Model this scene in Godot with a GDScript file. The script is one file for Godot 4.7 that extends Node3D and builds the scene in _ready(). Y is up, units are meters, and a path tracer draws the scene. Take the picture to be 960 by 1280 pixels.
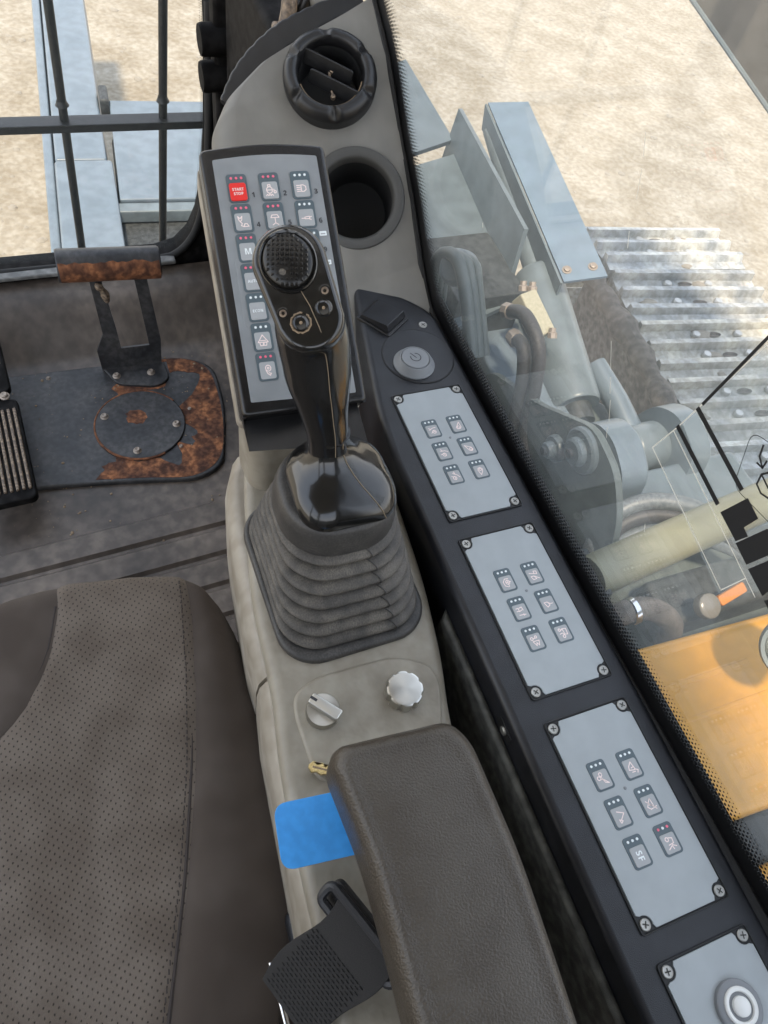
extends Node3D
# An excavator cab seen from the operator's head: joystick, keypad, switch rail, seat, and the machine and yard outside the windows.
# y is up, the cab floor is y = 0, -z is ahead, metres.

class MD:
	var v := PackedVector3Array()
	var t := PackedInt32Array()
	var uv := PackedVector2Array()
	func add(p: Vector3, q := Vector2.ZERO) -> int:
		v.append(p)
		uv.append(q)
		return v.size() - 1
	func tri(a: int, b: int, c: int) -> void:
		t.append(a)
		t.append(b)
		t.append(c)
	func quad(a: int, b: int, c: int, d: int) -> void:
		tri(a, b, c)
		tri(a, c, d)
	func cat(o: MD, x := Transform3D()) -> MD:
		var base := v.size()
		for i in o.v.size():
			v.append(x * o.v[i])
			uv.append(o.uv[i])
		for i in o.t:
			t.append(base + i)
		return self
	func flip() -> void:
		for i in range(0, t.size(), 3):
			var k := t[i]
			t[i] = t[i + 1]
			t[i + 1] = k
	func outward() -> MD:
		var c := Vector3.ZERO
		for p in v:
			c += p
		c /= maxf(1.0, v.size())
		var s := 0.0
		for i in range(0, t.size(), 3):
			var a := v[t[i]] - c
			s += a.dot((v[t[i + 1]] - c).cross(v[t[i + 2]] - c))
		if s < 0.0:
			flip()
		return self
	func facing(d: Vector3) -> MD:
		var s := 0.0
		for i in range(0, t.size(), 3):
			s += (v[t[i + 1]] - v[t[i]]).cross(v[t[i + 2]] - v[t[i]]).dot(d)
		if s < 0.0:
			flip()
		return self

var M := {}
var taken := {}

# ---------- meshes ----------
func mesh_of(md: MD, mat: Material, crease := 40.0, into: ArrayMesh = null) -> ArrayMesh:
	var am: ArrayMesh = into if into else ArrayMesh.new()
	var nt := md.t.size() / 3
	var fn := PackedVector3Array()
	fn.resize(nt)
	var ids := {}
	var wid := PackedInt32Array()
	wid.resize(md.v.size())
	var fans := []
	for i in md.v.size():
		var k := Vector3i((md.v[i] * 50000.0).round())
		if not ids.has(k):
			ids[k] = fans.size()
			fans.append(PackedInt32Array())
		wid[i] = ids[k]
	for f in nt:
		var a := md.v[md.t[f * 3]]
		fn[f] = (md.v[md.t[f * 3 + 1]] - a).cross(md.v[md.t[f * 3 + 2]] - a)
		for k in 3:
			fans[wid[md.t[f * 3 + k]]].append(f)
	var un := PackedVector3Array()
	un.resize(nt)
	for f in nt:
		un[f] = fn[f].normalized()
	var cosc := cos(deg_to_rad(crease))
	var V := PackedVector3Array()
	var N := PackedVector3Array()
	var U := PackedVector2Array()
	for f in nt:
		if fn[f].length_squared() < 1e-22:
			continue
		for k: int in [0, 2, 1]:
			var i := md.t[f * 3 + k]
			var n := Vector3.ZERO
			for g: int in fans[wid[i]]:
				if un[g].dot(un[f]) > cosc:
					n += fn[g]
			V.append(md.v[i])
			N.append(n.normalized() if n.length_squared() > 1e-24 else un[f])
			U.append(md.uv[i])
	var arr := []
	arr.resize(Mesh.ARRAY_MAX)
	arr[Mesh.ARRAY_VERTEX] = V
	arr[Mesh.ARRAY_NORMAL] = N
	arr[Mesh.ARRAY_TEX_UV] = U
	am.add_surface_from_arrays(Mesh.PRIMITIVE_TRIANGLES, arr)
	am.surface_set_material(am.get_surface_count() - 1, mat)
	return am

func loft(rings: Array, cap0 := true, cap1 := true, closed := true) -> MD:
	var m := MD.new()
	var n: int = rings[0].size()
	var run := 0.0
	for i in rings.size():
		if i > 0:
			run += (rings[i][0] as Vector3).distance_to(rings[i - 1][0])
		for j in n:
			m.add(rings[i][j], Vector2(float(j) / n, run))
	var last := n if closed else n - 1
	for i in rings.size() - 1:
		for j in last:
			var k := (j + 1) % n
			m.quad(i * n + j, i * n + k, (i + 1) * n + k, (i + 1) * n + j)
	for c in 2:
		if (c == 0 and cap0) or (c == 1 and cap1):
			var r: PackedVector3Array = rings[0 if c == 0 else rings.size() - 1]
			var mid := Vector3.ZERO
			for p in r:
				mid += p / n
			var o := m.add(mid, Vector2(0.5, 0))
			var b := m.v.size()
			for j in n:
				m.add(r[j], Vector2(float(j) / n, 1))
			for j in n:
				var k := (j + 1) % n
				if c == 0:
					m.tri(o, b + k, b + j)
				else:
					m.tri(o, b + j, b + k)
	return m

func rr(hx: float, hz: float, r: float, n := 5) -> PackedVector2Array:
	var o := PackedVector2Array()
	r = clampf(r, 0.0002, minf(hx, hz) - 0.00005)
	var c := [[1, 1, 0.0], [-1, 1, PI / 2], [-1, -1, PI], [1, -1, PI * 1.5]]
	for q: Array in c:
		for i in n + 1:
			var a: float = q[2] + PI / 2 * i / n
			o.append(Vector2(q[0] * (hx - r) + cos(a) * r, q[1] * (hz - r) + sin(a) * r))
	return o

func ring(p: PackedVector2Array, y: float, at := Vector2.ZERO) -> PackedVector3Array:
	var o := PackedVector3Array()
	for q in p:
		o.append(Vector3(q.x + at.x, y, q.y + at.y))
	return o

func disc2(r: float, n := 24, c := Vector2.ZERO) -> PackedVector2Array:
	var o := PackedVector2Array()
	for i in n:
		o.append(c + Vector2(cos(TAU * i / n), sin(TAU * i / n)) * r)
	return o

func slab(hx: float, hz: float, r: float, y0: float, y1: float, b := 0.001, b0 := 0.0, n := 5) -> MD:
	var R := []
	if b0 > 0.0:
		for i in 4:
			var a := PI / 2 * i / 3.0
			var d := b0 * (1.0 - sin(a))
			R.append(ring(rr(hx - d, hz - d, r - d, n), y0 + b0 * (1.0 - cos(a))))
	else:
		R.append(ring(rr(hx, hz, r, n), y0))
	for i in 4:
		var a := PI / 2 * i / 3.0
		var d := b * (1.0 - cos(a))
		R.append(ring(rr(hx - d, hz - d, r - d, n), y1 - b + b * sin(a)))
	return loft(R).outward()

func inset(p: PackedVector2Array, d: float) -> PackedVector2Array:
	var o := PackedVector2Array()
	var n := p.size()
	var s := -1.0 if Geometry2D.is_polygon_clockwise(p) else 1.0
	for i in n:
		var a := (p[i] - p[(i + n - 1) % n]).normalized()
		var b := (p[(i + 1) % n] - p[i]).normalized()
		var na := Vector2(-a.y, a.x) * s
		var nb := Vector2(-b.y, b.x) * s
		var mt := (na + nb).normalized()
		o.append(p[i] + mt * d / maxf(0.35, mt.dot(na)))
	return o

func fillet(p: PackedVector2Array, r: float, n := 5) -> PackedVector2Array:
	var o := PackedVector2Array()
	for i in p.size():
		var a := p[(i + p.size() - 1) % p.size()]
		var b := p[i]
		var c := p[(i + 1) % p.size()]
		var l := minf(r, 0.48 * minf(a.distance_to(b), b.distance_to(c)))
		var s := b + (a - b).normalized() * l
		var e := b + (c - b).normalized() * l
		for k in n + 1:
			var t := float(k) / n
			o.append(s.lerp(b, t).lerp(b.lerp(e, t), t))
	return o

# a prism over a polygon (x, z) from y0 to y1 with a rounded top edge
func prism(p: PackedVector2Array, y0: float, y1: float, b := 0.0, segs := 3) -> MD:
	var R := [ring(p, y0)]
	if b <= 0.0:
		R.append(ring(p, y1))
	else:
		for i in segs + 1:
			var a := PI / 2 * i / segs
			R.append(ring(inset(p, b * (1.0 - cos(a))), y1 - b + b * sin(a)))
	var m := loft(R, false, false)
	for c in 2:
		var q: PackedVector3Array = R[0] if c == 0 else R[R.size() - 1]
		var flat := PackedVector2Array()
		for w in p:
			flat.append(w)
		var base := m.v.size()
		for w in q:
			m.add(w, Vector2(w.x, w.z))
		var tri := Geometry2D.triangulate_polygon(flat)
		var cw := Geometry2D.is_polygon_clockwise(p)
		for i in range(0, tri.size(), 3):
			var aa := flat[tri[i]]
			var ab := flat[tri[i + 1]]
			var ac := flat[tri[i + 2]]
			var ccw := (ab - aa).cross(ac - aa) > 0.0
			# the loft's sides face outward for the winding (cw); match caps to it
			if ccw == (c == 0):
				m.tri(base + tri[i], base + tri[i + 1], base + tri[i + 2])
			else:
				m.tri(base + tri[i], base + tri[i + 2], base + tri[i + 1])
		if c == 1 and cw:
			pass
	# sides: make them agree with the caps
	var sides := 0.0
	var nside := (R.size() - 1) * p.size() * 2
	var mid := Vector2.ZERO
	for w in p:
		mid += w / p.size()
	var area := 0.0
	for i in p.size():
		area += p[i].cross(p[(i + 1) % p.size()])
	sides = area
	if sides > 0.0:
		for i in nside:
			var k := m.t[i * 3]
			m.t[i * 3] = m.t[i * 3 + 1]
			m.t[i * 3 + 1] = k
	return m

func box(a: Vector3, b: Vector3, bev := 0.002) -> MD:
	var c := (a + b) / 2
	var m := slab(absf(b.x - a.x) / 2, absf(b.z - a.z) / 2, bev, -absf(b.y - a.y) / 2, absf(b.y - a.y) / 2, bev, bev, 2)
	return MD.new().cat(m, Transform3D(Basis(), c))

func smooth(p: PackedVector3Array, per := 6) -> PackedVector3Array:
	var o := PackedVector3Array()
	for i in p.size() - 1:
		var a := p[maxi(0, i - 1)]
		var d := p[mini(p.size() - 1, i + 2)]
		for k in per:
			o.append(p[i].cubic_interpolate(p[i + 1], a, d, float(k) / per))
	o.append(p[p.size() - 1])
	return o

func tube(p: PackedVector3Array, r: float, sides := 10, radii := PackedFloat32Array()) -> MD:
	var R := []
	var up := Vector3(0.13, 0.9, 0.31).normalized()
	for i in p.size():
		var d := (p[mini(i + 1, p.size() - 1)] - p[maxi(i - 1, 0)]).normalized()
		var x := up.cross(d).normalized()
		var y := d.cross(x)
		up = y
		var q := PackedVector3Array()
		var rad := radii[i] if radii.size() else r
		for k in sides:
			var a := TAU * k / sides
			q.append(p[i] + (x * cos(a) + y * sin(a)) * rad)
		R.append(q)
	return loft(R).outward()

func lathe(prof: Array, n := 32, cap0 := true, cap1 := true) -> MD:
	var R := []
	for q: Array in prof:
		R.append(ring(disc2(q[0], n), q[1]))
	return loft(R, cap0, cap1).outward()

func fluted(r: float, depth: float, lobes: int, n: int) -> PackedVector2Array:
	var o := PackedVector2Array()
	for i in n:
		var a := TAU * i / n
		var q := r - depth * pow(0.5 + 0.5 * cos(a * lobes), 6.0)
		o.append(Vector2(cos(a), sin(a)) * q)
	return o

# flat ribbons lying in the xz plane: the strokes of a printed sign
func strokes(lines: Array, w: float, y := 0.0) -> MD:
	var m := MD.new()
	for l: PackedVector2Array in lines:
		for i in l.size() - 1:
			var d := (l[i + 1] - l[i]).normalized()
			var s := Vector2(-d.y, d.x) * w / 2
			var a := l[i] - d * w * 0.3
			var b := l[i + 1] + d * w * 0.3
			var k := m.v.size()
			for q: Vector2 in [a + s, b + s, b - s, a - s]:
				m.add(Vector3(q.x, y + 0.00001 * (i % 3), q.y))
			m.quad(k, k + 1, k + 2, k + 3)
	return m.facing(Vector3.UP)

func frame_from(y: Vector3, x: Vector3, o: Vector3) -> Transform3D:
	y = y.normalized()
	x = (x - y * x.dot(y)).normalized()
	return Transform3D(Basis(x, y, x.cross(y)), o)

func yawed(deg: float, o: Vector3) -> Transform3D:
	return Transform3D(Basis(Vector3.UP, deg_to_rad(deg)), o)

# ---------- objects ----------
func numbered(n: String) -> String:
	taken[n] = taken.get(n, 0) + 1
	return n if taken[n] == 1 else "%s_%03d" % [n, taken[n] - 1]

func thing(called: String, label: String, category: String, at := Transform3D(), group := "") -> Node3D:
	var o := Node3D.new()
	o.name = numbered(called)
	add_child(o)
	o.transform = at
	o.set_meta("label", label)
	o.set_meta("category", category)
	if group:
		o.set_meta("group", group)
	return o

func part(parent: Node3D, called: String, me: Mesh, at := Transform3D(), label := "") -> MeshInstance3D:
	var o := MeshInstance3D.new()
	o.mesh = me
	o.name = called
	o.transform = at
	var k := 0
	while parent.has_node(NodePath(o.name)):
		k += 1
		o.name = "%s_%03d" % [called, k]
	parent.add_child(o)
	if label:
		o.set_meta("label", label)
	return o

func solo(called: String, me: Mesh, label: String, category: String, group := "", at := Transform3D()) -> MeshInstance3D:
	var o := MeshInstance3D.new()
	o.mesh = me
	o.name = numbered(called)
	add_child(o)
	o.transform = at
	o.set_meta("label", label)
	o.set_meta("category", category)
	if group:
		o.set_meta("group", group)
	return o

func struct(called: String, me: Mesh, at := Transform3D()) -> MeshInstance3D:
	var o := MeshInstance3D.new()
	o.mesh = me
	o.name = called
	add_child(o)
	o.transform = at
	o.set_meta("kind", "structure")
	return o

# ---------- materials ----------
func lin(r: float, g: float, b: float, a := 1.0) -> Color:
	var c := Color(r, g, b).linear_to_srgb()
	c.a = a
	return c

func noise_tex(freq: float, seed_: int, lo := Color.BLACK, hi := Color.WHITE, oct := 4, mid := -1.0, width := 0.3, size := 512) -> NoiseTexture2D:
	var n := FastNoiseLite.new()
	n.noise_type = FastNoiseLite.TYPE_SIMPLEX_SMOOTH
	n.seed = seed_
	n.frequency = freq
	n.fractal_octaves = oct
	var t := NoiseTexture2D.new()
	t.width = size
	t.height = size
	t.seamless = true
	t.noise = n
	var g := Gradient.new()
	if mid < 0.0:
		g.set_color(0, lo)
		g.set_color(1, hi)
	else:
		g.set_color(0, lo)
		g.set_color(1, hi)
		g.set_offset(0, clampf(mid - width / 2, 0.0, 1.0))
		g.set_offset(1, clampf(mid + width / 2, 0.0, 1.0))
	t.color_ramp = g
	return t

func mat(c: Color, rough := 0.6, metal := 0.0) -> StandardMaterial3D:
	var m := StandardMaterial3D.new()
	m.albedo_color = c
	m.roughness = rough
	m.metallic = metal
	return m

# colour that varies between lo and hi, mapped by the object's own axes; tile is the size of one repeat in metres
func mottled(lo: Color, hi: Color, rough: float, tile: float, freq := 0.012, sd := 1, mid := 0.5, width := 0.6, world := false, oct := 3) -> StandardMaterial3D:
	var m := mat(Color.WHITE, rough)
	m.albedo_texture = noise_tex(freq, sd, lo, hi, oct, mid, width)
	m.uv1_triplanar = true
	m.uv1_world_triplanar = world
	m.uv1_scale = Vector3.ONE / tile
	return m

# fine relief on plain-coloured plastic
func grained(m: StandardMaterial3D, tile: float, depth_cm: float, freq := 0.06, sd := 3) -> StandardMaterial3D:
	if not m.uv1_triplanar:
		m.uv1_triplanar = true
		m.uv1_scale = Vector3.ONE / tile
	m.heightmap_enabled = true
	m.heightmap_scale = depth_cm
	m.heightmap_texture = noise_tex(freq, sd, Color.BLACK, Color.WHITE, 3)
	return m

func detailed(m: StandardMaterial3D, lo: Color, hi: Color, freq: float, sd: int, tile := 0.4) -> StandardMaterial3D:
	m.detail_enabled = true
	m.detail_blend_mode = BaseMaterial3D.BLEND_MODE_MUL
	m.detail_albedo = noise_tex(freq, sd, lo, hi, 3, 0.5, 0.5)
	m.detail_uv_layer = BaseMaterial3D.DETAIL_UV_2
	m.uv2_triplanar = true
	m.uv2_scale = Vector3.ONE / tile
	return m

func seat_cloth(dimpled: bool) -> StandardMaterial3D:
	var s := 128
	var im := Image.create(s, s, false, Image.FORMAT_RGB8)
	var hm := Image.create(s, s, false, Image.FORMAT_RGB8)
	var n := FastNoiseLite.new()
	n.seed = 7
	n.frequency = 0.09
	for y in s:
		for x in s:
			var hole := 0.0
			if dimpled:
				for q: Vector2 in [Vector2(32, 32), Vector2(96, 96)]:
					var d := Vector2((x - q.x) / 12.0, (y - q.y) / 16.0 + (x - q.x) / 40.0)
					hole = maxf(hole, clampf(1.5 - d.length() * 1.3, 0.0, 1.0))
			var knit := 0.5 + 0.25 * sin(TAU * (x + y) / 16.0) + 0.25 * sin(TAU * (x - y) / 16.0)
			var h := 0.55 + 0.35 * knit - 0.55 * hole + 0.1 * n.get_noise_2d(x, y)
			hm.set_pixel(x, y, Color(h, h, h))
			var a := (0.93 + 0.1 * knit) * (1.0 - 0.55 * hole)
			im.set_pixel(x, y, (Color(0.49, 0.45, 0.41) if dimpled else Color(0.372, 0.338, 0.312)) * a)
	var m := mat(Color.WHITE, 0.95)
	m.albedo_texture = ImageTexture.create_from_image(im)
	m.heightmap_enabled = true
	m.heightmap_scale = 0.12 if dimpled else 0.09
	m.heightmap_texture = ImageTexture.create_from_image(hm)
	m.uv1_triplanar = true
	m.uv1_triplanar_sharpness = 4.0
	m.uv1_scale = Vector3.ONE / (0.0072 if dimpled else 0.006)
	m.rim_enabled = true
	m.rim = 0.1
	m.rim_tint = 0.5
	m.metallic_specular = 0.2
	return detailed(m, Color(0.88, 0.87, 0.86), Color(1, 1, 1), 0.012, 31, 0.5)

func frit_tex() -> ImageTexture:
	var w := 64
	var h := 256
	var im := Image.create(w, h, false, Image.FORMAT_RGBA8)
	for y in h:
		for x in w:
			# 50 mm across, 8 mm along; y = 0 is the glass side
			var p := Vector2(x / float(w) * 8.0, y / float(h) * 50.0)
			var on := p.y > 33.5
			if not on:
				for r in 12:
					var yy := 33.5 - 3.46 * r
					var rad := lerpf(2.32, 0.5, r / 7.0)
					if rad < 0.45:
						continue
					for k in 4:
						var q := Vector2(4.0 * (k - 0.5) + (2.0 if r % 2 else 0.0), yy)
						if p.distance_to(q) < rad:
							on = true
			im.set_pixel(x, y, Color(0.015, 0.015, 0.016, 1.0 if on else 0.0))
	return ImageTexture.create_from_image(im)

func make_materials() -> void:
	M.console = detailed(mottled(lin(0.178, 0.169, 0.149), lin(0.206, 0.198, 0.177), 0.5, 0.5, 0.01, 2), Color(0.93, 0.93, 0.93), Color.WHITE, 0.02, 12, 0.35)
	grained(M.console, 0.05, 0.02, 0.1, 5)
	M.console_lightened = detailed(mottled(lin(0.256, 0.228, 0.178), lin(0.304, 0.276, 0.220), 0.45, 0.4, 0.01, 6), Color(0.92, 0.91, 0.9), Color.WHITE, 0.02, 13, 0.25)  # console plastic again, lightened to make up for dim light low down
	grained(M.console_lightened, 0.05, 0.03, 0.1, 5)
	M.console_side = detailed(mottled(lin(0.301, 0.266, 0.212), lin(0.375, 0.337, 0.279), 0.5, 0.3, 0.01, 4), Color(0.86, 0.85, 0.83), Color.WHITE, 0.012, 14, 0.2)
	M.rail = grained(detailed(mat(lin(0.0125, 0.0135, 0.017), 0.4), Color(0.8, 0.8, 0.8), Color(1.0, 1.0, 1.0), 0.02, 9), 0.03, 0.012)
	M.rail_side = grained(detailed(mat(lin(0.014, 0.014, 0.015), 0.38), Color(0.7, 0.7, 0.7), Color(1, 1, 1), 0.02, 10), 0.03, 0.01)
	M.cup_rim = grained(mat(lin(0.058, 0.057, 0.053), 0.55), 0.03, 0.02)
	M.side_trim = detailed(grained(mat(lin(0.115, 0.115, 0.10), 0.6), 0.04, 0.03, 0.08), Color(0.65, 0.65, 0.65), Color.WHITE, 0.03, 15, 0.25)
	M.plate = detailed(mat(lin(0.348, 0.378, 0.387), 0.42), Color(0.975, 0.975, 0.975), Color.WHITE, 0.02, 16, 0.3)
	M.gasket = mat(lin(0.012, 0.012, 0.012), 0.55)
	M.key_frame = mat(lin(0.085, 0.115, 0.13), 0.45)
	M.key_button = mat(lin(0.36, 0.37, 0.375), 0.5)
	M.key_red = mat(lin(0.75, 0.025, 0.02), 0.45)
	M.led_white = mat(lin(0.8, 0.84, 0.84), 0.3)
	M.led_red = mat(lin(0.85, 0.16, 0.24), 0.3)
	M.icon = mat(lin(0.86, 0.72, 0.68), 0.6)
	M.ink = mat(lin(0.03, 0.03, 0.035), 0.6)
	M.screw = grained(mat(lin(0.40, 0.39, 0.36), 0.38, 0.9), 0.01, 0.01, 0.05)
	M.screw_slot = mat(lin(0.05, 0.05, 0.045), 0.6, 0.5)
	M.box_black = grained(detailed(mat(lin(0.012, 0.011, 0.011), 0.22), Color(0.75, 0.75, 0.75), Color(1, 1, 1), 0.03, 18, 0.2), 0.03, 0.008, 0.09)
	M.box_plate = detailed(mat(lin(0.25, 0.264, 0.272), 0.4), Color(0.95, 0.95, 0.95), Color.WHITE, 0.015, 19, 0.25)
	M.gloss = mat(lin(0.008, 0.0078, 0.0075), 0.13)
	M.gloss.roughness_texture = noise_tex(0.02, 71, Color(0.5, 0.5, 0.5), Color(1, 1, 1), 5, 0.5, 0.5)
	M.gloss.uv1_triplanar = true
	M.gloss.uv1_scale = Vector3.ONE / 0.12
	M.gloss.roughness = 0.24
	M.gloss.clearcoat_enabled = true
	M.gloss.clearcoat = 0.5
	M.gloss.clearcoat_roughness = 0.06
	M.pad = detailed(mat(lin(0.013, 0.012, 0.011), 0.3), Color(0.7, 0.7, 0.7), Color.WHITE, 0.05, 20, 0.1)
	M.dirt = mottled(lin(0.16, 0.11, 0.065), lin(0.36, 0.27, 0.18), 0.9, 0.02, 0.05, 21)
	M.tan_seam = mat(lin(0.2, 0.155, 0.10), 0.7)
	M.rubber = detailed(mottled(lin(0.045, 0.042, 0.039), lin(0.08, 0.074, 0.067), 0.5, 0.2, 0.012, 22), Color(0.75, 0.75, 0.75), Color(1, 1, 1), 0.06, 23, 0.08)
	M.rubber_dust = detailed(mottled(lin(0.062, 0.056, 0.049), lin(0.165, 0.145, 0.118), 0.6, 0.16, 0.012, 24), Color(0.72, 0.72, 0.72), Color.WHITE, 0.06, 25, 0.06)
	M.brushed = mat(lin(0.5, 0.485, 0.445), 0.36, 1.0)
	M.brushed.anisotropy_enabled = true
	M.brushed.anisotropy = 0.75
	M.alu_side = mat(lin(0.6, 0.59, 0.55), 0.28, 1.0)
	M.brass = grained(mottled(lin(0.62, 0.47, 0.2), lin(0.78, 0.63, 0.33), 0.3, 0.02, 0.03, 25), 0.01, 0.01)
	M.brass.metallic = 0.9
	M.tag = detailed(mat(lin(0.055, 0.33, 0.78), 0.38), Color(0.93, 0.94, 0.95), Color.WHITE, 0.015, 26, 0.1)
	M.leather = grained(detailed(mat(lin(0.060, 0.050, 0.038), 0.36), Color(0.9, 0.88, 0.86), Color(1, 1, 1), 0.01, 27, 0.3), 0.05, 0.06, 0.045, 28)
	M.cloth_mesh = seat_cloth(true)
	M.cloth = seat_cloth(false)
	M.piping = mat(lin(0.045, 0.036, 0.032), 0.9)
	M.webbing = detailed(mat(lin(0.035, 0.032, 0.03), 0.85), Color(0.5, 0.5, 0.5), Color.WHITE, 0.09, 29, 0.03)
	M.black_plastic = grained(mat(lin(0.02, 0.02, 0.022), 0.45), 0.03, 0.02)
	M.chrome = mat(lin(0.7, 0.7, 0.7), 0.2, 1.0)
	M.trim_rubber = mat(lin(0.012, 0.012, 0.012), 0.7)
	M.pillar = detailed(grained(mat(lin(0.016, 0.015, 0.015), 0.5), 0.04, 0.02), Color(0.6, 0.6, 0.6), Color.WHITE, 0.02, 32, 0.3)
	M.pillar.metallic_specular = 0.22
	M.pillar.roughness = 0.65
	M.mat_floor = detailed(mottled(lin(0.075, 0.060, 0.050), lin(0.206, 0.165, 0.132), 0.42, 0.9, 0.006, 33, 0.5, 0.7, false, 5), Color(0.8, 0.8, 0.8), Color.WHITE, 0.03, 34, 0.5)
	M.black_steel = detailed(mottled(lin(0.03, 0.031, 0.034), lin(0.07, 0.067, 0.066), 0.42, 0.4, 0.010, 35), Color(0.75, 0.75, 0.75), Color.WHITE, 0.04, 36, 0.3)
	M.rust = detailed(mottled(lin(0.127, 0.052, 0.028), lin(0.437, 0.178, 0.075), 0.85, 0.3, 0.012, 37, 0.5, 0.5), Color(0.68, 0.66, 0.66), Color.WHITE, 0.016, 38, 0.12)
	M.bolt = mottled(lin(0.2, 0.15, 0.11), lin(0.5, 0.45, 0.4), 0.5, 0.02, 0.04, 39)
	M.bolt.metallic = 0.5
	M.worn_steel = mottled(lin(0.07, 0.052, 0.04), lin(0.34, 0.25, 0.165), 0.5, 0.08, 0.02, 40)
	M.grille_bar = detailed(mat(lin(0.010, 0.011, 0.011), 0.45), Color(0.7, 0.7, 0.7), Color.WHITE, 0.03, 41)
	M.glass = mat(Color(0.84, 0.88, 0.88, 0.07), 0.0)  # pale tint puts a haze of milky reflection and dust into the pane
	M.glass.transparency = BaseMaterial3D.TRANSPARENCY_ALPHA
	M.glass.metallic_specular = 0.62
	M.front_glass = mat(Color(0.80, 0.85, 0.85, 0.03), 0.0)
	M.front_glass.transparency = BaseMaterial3D.TRANSPARENCY_ALPHA
	M.clear = mat(Color(0.9, 0.95, 0.95, 0.06), 0.02)
	M.clear.transparency = BaseMaterial3D.TRANSPARENCY_ALPHA
	M.frit = mat(Color.WHITE, 0.5)
	M.frit.albedo_texture = frit_tex()
	M.frit.transparency = BaseMaterial3D.TRANSPARENCY_ALPHA_SCISSOR
	M.frit.alpha_scissor_threshold = 0.5
	M.frit.cull_mode = BaseMaterial3D.CULL_DISABLED
	M.decal_black = mat(lin(0.012, 0.012, 0.013), 0.5)
	M.decal_edge = mat(lin(0.75, 0.72, 0.64), 0.3)
	# outside
	M.sand = detailed(mottled(lin(0.275, 0.240, 0.182), lin(0.378, 0.348, 0.288), 0.95, 1.7, 0.010, 50, 0.5, 0.7, true, 5), Color(0.90, 0.885, 0.86), Color.WHITE, 0.05, 51, 1.3)
	M.sand.heightmap_enabled = true
	M.sand.heightmap_scale = 1.1
	M.sand.heightmap_texture = noise_tex(0.03, 52, Color.BLACK, Color.WHITE, 5)
	M.pebble = mottled(lin(0.216, 0.189, 0.149), lin(0.360, 0.333, 0.279), 0.9, 0.1)
	M.sky_tinted_grey = detailed(mottled(lin(0.133, 0.172, 0.205), lin(0.155, 0.194, 0.228), 0.3, 1.2, 0.006, 53, 0.5, 0.6, false, 2), Color(0.92, 0.92, 0.92), Color.WHITE, 0.01, 54)  # grey steel with the blue of the reflected sky mixed into its colour
	M.guard_sky_tint = detailed(mottled(lin(0.160, 0.224, 0.291), lin(0.186, 0.252, 0.324), 0.3, 1.2, 0.006, 53, 0.5, 0.6, false, 2), Color(0.92, 0.92, 0.92), Color.WHITE, 0.01, 54)  # stronger sky reflection put into the guard plate's colour
	M.machine_grey = detailed(mottled(lin(0.131, 0.163, 0.178), lin(0.155, 0.191, 0.209), 0.36, 1.0, 0.006, 55, 0.5, 0.6, false, 2), Color(0.88, 0.88, 0.88), Color.WHITE, 0.01, 56)
	M.machine_dark = detailed(mat(lin(0.05, 0.055, 0.055), 0.6), Color(0.7, 0.7, 0.7), Color.WHITE, 0.03, 57)
	M.deck = detailed(mottled(lin(0.101, 0.122, 0.118), lin(0.125, 0.148, 0.143), 0.5, 1.0, 0.006, 58, 0.5, 0.6, false, 2), Color(0.86, 0.86, 0.86), Color.WHITE, 0.012, 59)
	M.shoe = detailed(mottled(lin(0.366, 0.384, 0.390), lin(0.708, 0.695, 0.636), 0.4, 0.6, 0.008, 60, 0.5, 0.6, false, 2), Color(0.84, 0.83, 0.81), Color.WHITE, 0.02, 61, 0.3)
	M.shoe_worn = detailed(mottled(lin(0.305, 0.320, 0.324), lin(0.573, 0.561, 0.516), 0.4, 0.6, 0.008, 90, 0.5, 0.6, false, 2), Color(0.84, 0.83, 0.81), Color.WHITE, 0.02, 61, 0.3)
	M.shoe_worn.metallic = 0.2
	M.shoe_dusty = detailed(mottled(lin(0.378, 0.372, 0.342), lin(0.683, 0.647, 0.540), 0.4, 0.6, 0.008, 91, 0.5, 0.6, false, 2), Color(0.84, 0.83, 0.81), Color.WHITE, 0.02, 61, 0.3)
	M.dry_mud = mottled(lin(0.26, 0.23, 0.18), lin(0.36, 0.32, 0.26), 0.95, 0.1)
	M.shoe.metallic = 0.2
	M.shoe_bolt = mat(lin(0.5, 0.49, 0.46), 0.4, 0.6)
	M.mud = mottled(lin(0.06, 0.05, 0.042), lin(0.17, 0.145, 0.12), 0.9, 0.3, 0.015, 62)
	M.hose = detailed(mottled(lin(0.045, 0.043, 0.045), lin(0.11, 0.105, 0.105), 0.55, 0.1, 0.03, 63), Color(0.6, 0.6, 0.6), Color.WHITE, 0.1, 64, 0.05)
	M.hose_blue = mottled(lin(0.086, 0.099, 0.107), lin(0.172, 0.189, 0.202), 0.45, 0.15, 0.03, 65)
	M.pale_block = mottled(lin(0.344, 0.327, 0.232), lin(0.413, 0.387, 0.292), 0.6, 0.1, 0.02, 66)
	M.khaki = detailed(mottled(lin(0.197, 0.190, 0.117), lin(0.227, 0.219, 0.138), 0.45, 0.6, 0.006, 67, 0.5, 0.6, false, 2), Color(0.92, 0.92, 0.92), Color.WHITE, 0.01, 68)
	M.yellow = detailed(mottled(lin(0.504, 0.236, 0.010), lin(0.537, 0.258, 0.013), 0.36, 0.8, 0.006, 69), Color(0.95, 0.95, 0.94), Color.WHITE, 0.03, 70)
	M.orange = mat(lin(0.516, 0.181, 0.020), 0.5)
	M.boom = detailed(mat(lin(0.099, 0.084, 0.074), 0.6), Color(0.88, 0.88, 0.88), Color.WHITE, 0.02, 72, 0.6)
	M.lens = mat(lin(0.6, 0.66, 0.6), 0.15)
	M.lens.heightmap_enabled = true
	M.lens.heightmap_scale = 0.5
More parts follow.
